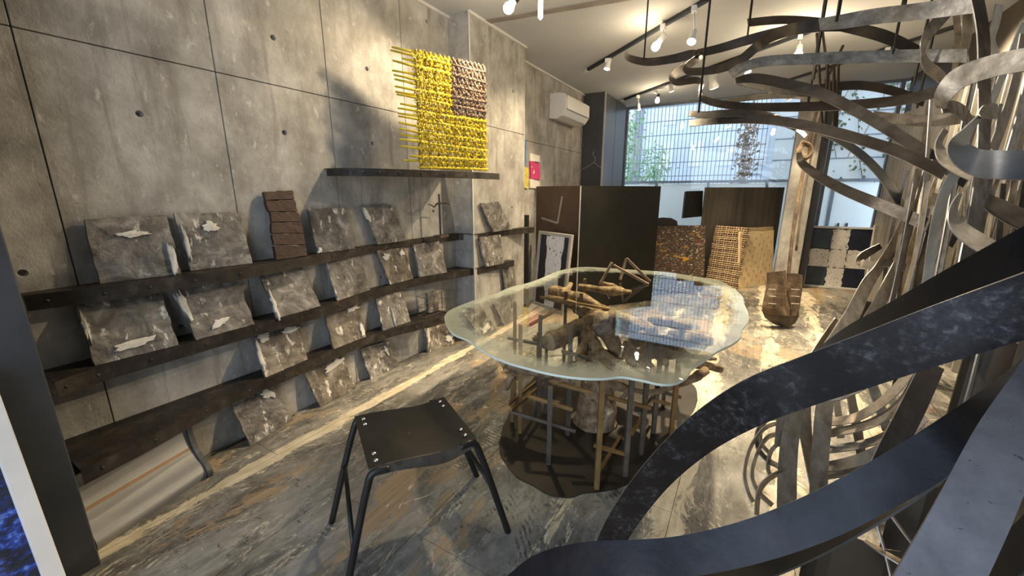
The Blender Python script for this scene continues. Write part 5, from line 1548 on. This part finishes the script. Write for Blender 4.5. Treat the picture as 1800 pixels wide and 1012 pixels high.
for x0, y0, x1, y1, d in ((1436, 58, 1447, 240, 2.7), (1446, 56, 1470, 245, 2.75), (1455, 112, 1450, 250, 2.7), (1466, 112, 1466, 245, 2.72), (1474, 110, 1470, 240, 2.74), (1482, 80, 1458, 130, 2.7)):
    bar('hanging_rod', at(x0, y0, d), at(x1, y1, d), 0.012, 0.012, 'rib_dark', hs)

# ------------------------------------------------------------------ upright tangle against the corrugated wall
bo = onz(1600, 700, 0)
us = thing('upright_ribbon_sculpture', (bo.x, bo.y, 0), 'upright tangle of tan, cream and grey steel ribbons in front of the corrugated wall', 'sculpture')
def R(mat_, pts, wr=0.06, sgn=1): return rib(us, mat_, pts, wr, sgn)
# large curved bands at the right edge
R('rib_grey', [(1655, 190, 16, 1.5), (1658, 168, 30, 1.45), (1685, 138, 36, 1.40), (1738, 118, 38, 1.3), (1800, 105, 40, 1.2), (1880, 95, 42, 1.1)], 0.075)
R('rib_dark', [(1655, 192, 14, 1.5), (1672, 188, 22, 1.55), (1690, 196, 22, 1.62), (1705, 215, 14, 1.7)], 0.07)
R('rib_blue', [(1722, 205, 8, 1.15), (1700, 232, 18, 1.10), (1684, 262, 40, 1.03), (1715, 285, 48, 0.98), (1760, 290, 50, 0.93), (1830, 290, 52, 0.88), (1900, 286, 54, 0.84)], 0.07)
R('rib_dark', [(1722, 204, 10, 1.15), (1735, 196, 26, 1.25), (1752, 196, 26, 1.35)], 0.07)
R('rib_tan', [(1662, 228, 10, 1.45), (1650, 252, 12, 1.42), (1658, 274, 24, 1.38), (1680, 290, 28, 1.34), (1710, 304, 28, 1.3)], 0.06)
R('rib_dark', [(1716, -10, 22, 1.45), (1728, 60, 22, 1.42), (1730, 160, 22, 1.38), (1729, 250, 22, 1.35), (1722, 330, 23, 1.32), (1710, 400, 24, 1.28), (1698, 460, 25, 1.26), (1690, 520, 26, 1.25)], 0.06)
R('rib_cream', [(1757, 8, 14, 1.9), (1750, 40, 14, 1.9), (1742, 68, 14, 1.9), (1748, 90, 14, 1.9), (1756, 118, 14, 1.9)], 0.05)
R('rib_cream', [(1800, 40, 12, 1.7), (1780, 90, 12, 1.75), (1755, 150, 12, 1.8), (1735, 205, 12, 1.85)], 0.05)
R('rib_cream', [(1693, 287, 20, 1.35), (1668, 322, 18, 1.40), (1652, 365, 18, 1.45), (1640, 420, 17, 1.5), (1632, 480, 17, 1.55), (1622, 560, 17, 1.6), (1612, 640, 18, 1.65)], 0.05)
R('rib_grey', [(1678, 300, 9, 1.5), (1655, 340, 9, 1.5), (1642, 400, 9, 1.55), (1632, 470, 9, 1.6)], 0.05)
R('rib_tan', [(1688, 340, 6, 1.25), (1676, 366, 14, 1.22), (1679, 390, 24, 1.2), (1700, 412, 30, 1.18), (1745, 440, 32, 1.14), (1800, 480, 34, 1.1)], 0.06)
R('rib_dark', [(1720, 345, 20, 1.6), (1760, 368, 34, 1.5), (1810, 392, 38, 1.42), (1880, 420, 40, 1.35)], 0.085)
R('rib_tan', [(1800, 60, 14, 1.5), (1785, 140, 15, 1.5), (1765, 210, 16, 1.5), (1745, 262, 17, 1.5)], 0.05)
R('rib_grey', [(1810, 130, 14, 1.4), (1795, 200, 15, 1.4), (1775, 270, 15, 1.4)], 0.05)
R('rib_grey', [(1790, 60, 6, 1.9), (1756, 140, 6, 1.9), (1730, 230, 7, 1.95)], 0.04)
R('rib_grey', [(1700, 110, 10, 2.1), (1694, 60, 10, 2.1), (1698, 0, 10, 2.1)], 0.045)
R('rib_tan', [(1678, 130, 10, 2.1), (1684, 70, 12, 2.1), (1680, 20, 12, 2.1)], 0.045)
R('rib_tan', [(1700, 20, 16, 2.0), (1700, 60, 16, 2.0), (1690, 110, 14, 2.0)], 0.05)
# thin upright strips filling the middle
sr = random.Random(21)
cols = ['rib_tan', 'rib_grey', 'rib_cream', 'rib_dark', 'rib_grey', 'rib_tan', 'rib_dark', 'rib_cream']
for k in range(44):
    xb = 1545 + 215 * sr.random(); d = 1.75 + 1.2 * sr.random()
    lean_ = sr.uniform(0.12, 0.34)
    yt = sr.uniform(170, 380); yb = sr.uniform(560, 700)
    w_ = sr.uniform(5, 13); bow = sr.uniform(-14, 14)
    xt = xb + (yb - yt) * lean_
    R(cols[k % 8], [(xt, yt, w_ * .8, d * 0.95), (xb + (xt - xb) * .66 + bow, yb + (yt - yb) * .66, w_, d * 0.97), (xb + (xt - xb) * .33 + bow, yb + (yt - yb) * .33, w_, d), (xb, yb, w_ * 1.1, d)], 0.045, sr.choice((-1, 1)))
for k in range(12):
    xb = 1655 + 190 * sr.random(); d = 1.5 + 0.6 * sr.random()
    R(cols[(k * 3) % 8], [(xb + 60, 90 + 40 * sr.random(), 9, d), (xb + 34, 230, 10, d), (xb + 10, 380, 11, d), (xb - 12, 500, 12, d)], 0.045, sr.choice((-1, 1)))
# long tan bands bending down to the floor
R('rib_tan', [(1590, 380, 8, 2.2), (1572, 425, 14, 2.15), (1545, 470, 16, 2.1), (1524, 500, 22, 2.0), (1497, 555, 27, 1.9), (1465, 605, 29, 1.8), (1430, 655, 30, 1.7), (1402, 710, 30, 1.62), (1389, 770, 31, 1.55), (1384, 830, 33, 1.5), (1383, 900, 34, 1.47)], 0.075)
R('rib_tan', [(1583, 452, 14, 2.1), (1562, 500, 22, 2.0), (1535, 550, 22, 1.95), (1502, 600, 24, 1.85), (1470, 650, 28, 1.75), (1452, 700, 30, 1.65), (1444, 770, 31, 1.58), (1440, 830, 31, 1.52), (1438, 880, 31, 1.5)], 0.07)
R('rib_tan', [(1470, 560, 6, 1.95), (1440, 610, 14, 1.85), (1418, 660, 24, 1.75), (1412, 720, 26, 1.66), (1420, 790, 18, 1.6), (1428, 850, 10, 1.56)], 0.065)
R('rib_tan', [(1376, 690, 14, 1.6), (1374, 740, 18, 1.56), (1370, 785, 17, 1.54)], 0.045)
R('rib_dark', [(1548, 432, 10, 2.3), (1520, 448, 14, 2.25), (1512, 460, 14, 2.2), (1530, 466, 13, 2.15), (1560, 462, 13, 2.1), (1592, 470, 14, 2.05)], 0.05)
R('rib_dark', [(1586, 392, 8, 2.4), (1582, 420, 10, 2.4), (1566, 450, 10, 2.38), (1540, 478, 9, 2.35)], 0.05)
R('rib_dark', [(1528, 530, 12, 2.1), (1506, 585, 20, 2.05), (1480, 622, 12, 2.0), (1462, 650, 6, 1.95)], 0.06)
# rings on the floor
for pts in ([(1376, 742, 6, 1.62), (1345, 752, 6, 1.6), (1320, 785, 5, 1.55), (1309, 830, 5, 1.5), (1314, 862, 6, 1.47), (1324, 882, 6, 1.46)],
            [(1374, 762, 7, 1.6), (1350, 768, 7, 1.58), (1332, 795, 5, 1.55), (1322, 835, 5, 1.5), (1334, 865, 7, 1.47), (1358, 888, 7, 1.46)],
            [(1376, 735, 5, 1.66), (1348, 738, 7, 1.66), (1331, 760, 6, 1.64), (1334, 790, 7, 1.6), (1352, 810, 8, 1.57), (1376, 822, 8, 1.55)],
            [(1376, 718, 12, 1.7), (1352, 728, 12, 1.68), (1338, 752, 8, 1.66), (1338, 778, 6, 1.63), (1356, 800, 6, 1.6)],
            [(1376, 828, 8, 1.5), (1350, 842, 9, 1.47), (1334, 865, 8, 1.44), (1330, 905, 7, 1.40)],
            [(1374, 775, 7, 1.58), (1356, 792, 6, 1.56), (1350, 820, 6, 1.53), (1355, 838, 6, 1.51)]):
    R('rib_dark', pts, 0.05)
# curved basket bands on the right
for pts, m_ in (([(1452, 742, 14, 1.68), (1500, 735, 15, 1.66), (1540, 714, 16, 1.62), (1575, 684, 17, 1.58), (1605, 645, 16, 1.55)], 'rib_tan'),
                ([(1452, 762, 15, 1.66), (1505, 752, 15, 1.63), (1550, 735, 17, 1.6), (1590, 702, 18, 1.56), (1618, 650, 16, 1.52)], 'rib_tan'),
                ([(1450, 790, 14, 1.62), (1510, 782, 14, 1.6), (1560, 764, 15, 1.56), (1600, 728, 14, 1.52), (1625, 670, 10, 1.5)], 'rib_grey'),
                ([(1448, 822, 18, 1.58), (1510, 808, 22, 1.55), (1570, 778, 24, 1.5), (1625, 730, 22, 1.46)], 'rib_tan'),
                ([(1448, 838, 10, 1.57), (1520, 824, 14, 1.53), (1580, 800, 18, 1.48), (1640, 770, 18, 1.44)], 'rib_dark'),
                ([(1495, 690, 14, 1.75), (1500, 720, 15, 1.72), (1508, 760, 16, 1.68), (1514, 800, 15, 1.64)], 'rib_tan'),
                ([(1530, 668, 18, 1.8), (1545, 710, 18, 1.75), (1560, 755, 17, 1.7)], 'rib_grey'),
                ([(1470, 700, 10, 1.8), (1474, 730, 11, 1.76), (1478, 770, 12, 1.72)], 'rib_cream'),
                ([(1640, 640, 42, 1.28), (1605, 715, 46, 1.24), (1566, 790, 46, 1.20), (1530, 860, 40, 1.16)], 'rib_dark')):
    R(m_, pts, 0.055)
R('rib_blue', [(1452, 700, 10, 1.55), (1480, 694, 16, 1.52), (1520, 676, 14, 1.5), (1545, 662, 6, 1.5)], 0.05)
# standing sheets at the lower right, seen between the near bands
for k, (x0, x1, yt, yb, d, m_) in enumerate(((1400, 1545, 915, 1040, 1.24, 'dark_sheet'), (1600, 1700, 560, 1000, 1.75, 'dark_sheet'), (1690, 1830, 520, 980, 1.55, 'dark_sheet'), (1530, 1640, 800, 1040, 1.28, 'dark_sheet'), (1640, 1760, 780, 1100, 1.16, 'dark_sheet'), (1740, 1900, 420, 900, 2.0, 'corrugated'))):
    a, b = at(x0, yb, d), at(x1, yb, d * .97)
    a.x = min(a.x, 3.5); b.x = min(b.x, 3.6)
    zt_ = at(x0, yt, d).z
    n_ = 7
    vv = []; ff = []
    for i in range(n_ + 1):
        u = i / n_; p = a.lerp(b, u) + FH * 0.03 * math.sin(u * 5 + k)
        vv += [rz(p, 0.002), rz(p, zt_), rz(p, 0.002) + FH * .004, rz(p, zt_) + FH * .004]
    for i in range(n_):
        q = i * 4
        ff += [(q, q + 4, q + 5, q + 1), (q + 2, q + 3, q + 7, q + 6), (q + 1, q + 5, q + 7, q + 3), (q, q + 2, q + 6, q + 4)]
    ff += [(0, 1, 3, 2), (n_ * 4, n_ * 4 + 2, n_ * 4 + 3, n_ * 4 + 1)]
    obj('steel_sheet', vv, ff, m_, us, smooth=False)
for pts in ([(1690, 600, 5, 1.5), (1712, 560, 5, 1.48), (1730, 500, 5, 1.45)], [(1520, 950, 4, 1.15), (1560, 975, 8, 1.1), (1610, 1000, 10, 1.06), (1680, 1016, 10, 1.02)],
            [(1540, 915, 3, 1.14), (1556, 970, 3, 1.12), (1570, 1030, 3, 1.1)], [(1566, 905, 3, 1.14), (1600, 950, 4, 1.12), (1640, 1000, 4, 1.1)], [(1720, 620, 4, 1.2), (1705, 680, 5, 1.18), (1690, 730, 5, 1.16)]):
    R('rib_tan', pts, 0.045)

# ------------------------------------------------------------------ near bands
fo = onz(980, 1100, 0)
ns = thing('near_ribbon_sculpture', (fo.x + .5, fo.y, 0), 'broad blue-black steel ribbons sweeping across the near right corner', 'sculpture')
def Q(mat_, pts, wr, sgn=1): return rib(ns, mat_, pts, wr, sgn, 0.0025)
Q('fore_steel', [(1400, 640, 4, 0.92), (1440, 619, 14, 0.88), (1500, 586, 32, 0.83), (1560, 560, 44, 0.77), (1680, 500, 62, 0.66), (1800, 444, 82, 0.56), (1900, 395, 96, 0.5)], 0.066)
Q('fore_mottled', [(1062, 985, 46, 1.0), (1077, 945, 49, 0.98), (1112, 888, 54, 0.92), (1166, 822, 60, 0.84), (1238, 758, 72, 0.75), (1325, 706, 84, 0.66), (1420, 669, 88, 0.60), (1520, 634, 94, 0.54), (1650, 588, 103, 0.48), (1800, 538, 112, 0.43), (1900, 505, 118, 0.4)], 0.07, -1)
Q('fore_steel', [(840, 1065, 30, 0.80), (900, 1028, 36, 0.76), (955, 997, 52, 0.70), (1030, 985, 66, 0.64), (1100, 984, 70, 0.60), (1200, 978, 74, 0.57), (1320, 952, 80, 0.54), (1440, 908, 88, 0.50), (1550, 852, 92, 0.47), (1650, 792, 92, 0.45), (1740, 722, 72, 0.43), (1830, 640, 50, 0.41)], 0.066)
Q('black_steel', [(1000, 1035, 40, 0.70), (1120, 1032, 52, 0.65), (1240, 1020, 54, 0.61), (1340, 994, 50, 0.58), (1440, 952, 46, 0.54), (1550, 893, 40, 0.50), (1640, 838, 30, 0.48), (1700, 795, 16, 0.46)], 0.066)
Q('fore_light', [(1610, 1090, 150, 0.33), (1660, 1000, 146, 0.34), (1712, 900, 138, 0.35), (1770, 780, 124, 0.37), (1830, 680, 106, 0.40), (1880, 590, 90, 0.43)], 0.074)
Q('black_steel', [(1720, 1030, 60, 0.52), (1770, 985, 70, 0.50), (1830, 930, 76, 0.48), (1900, 860, 80, 0.46)], 0.066)
Q('rib_dark', [(1750, 960, 6, 0.62), (1785, 930, 18, 0.60), (1800, 880, 26, 0.58), (1796, 830, 16, 0.57), (1805, 780, 8, 0.56)], 0.05)
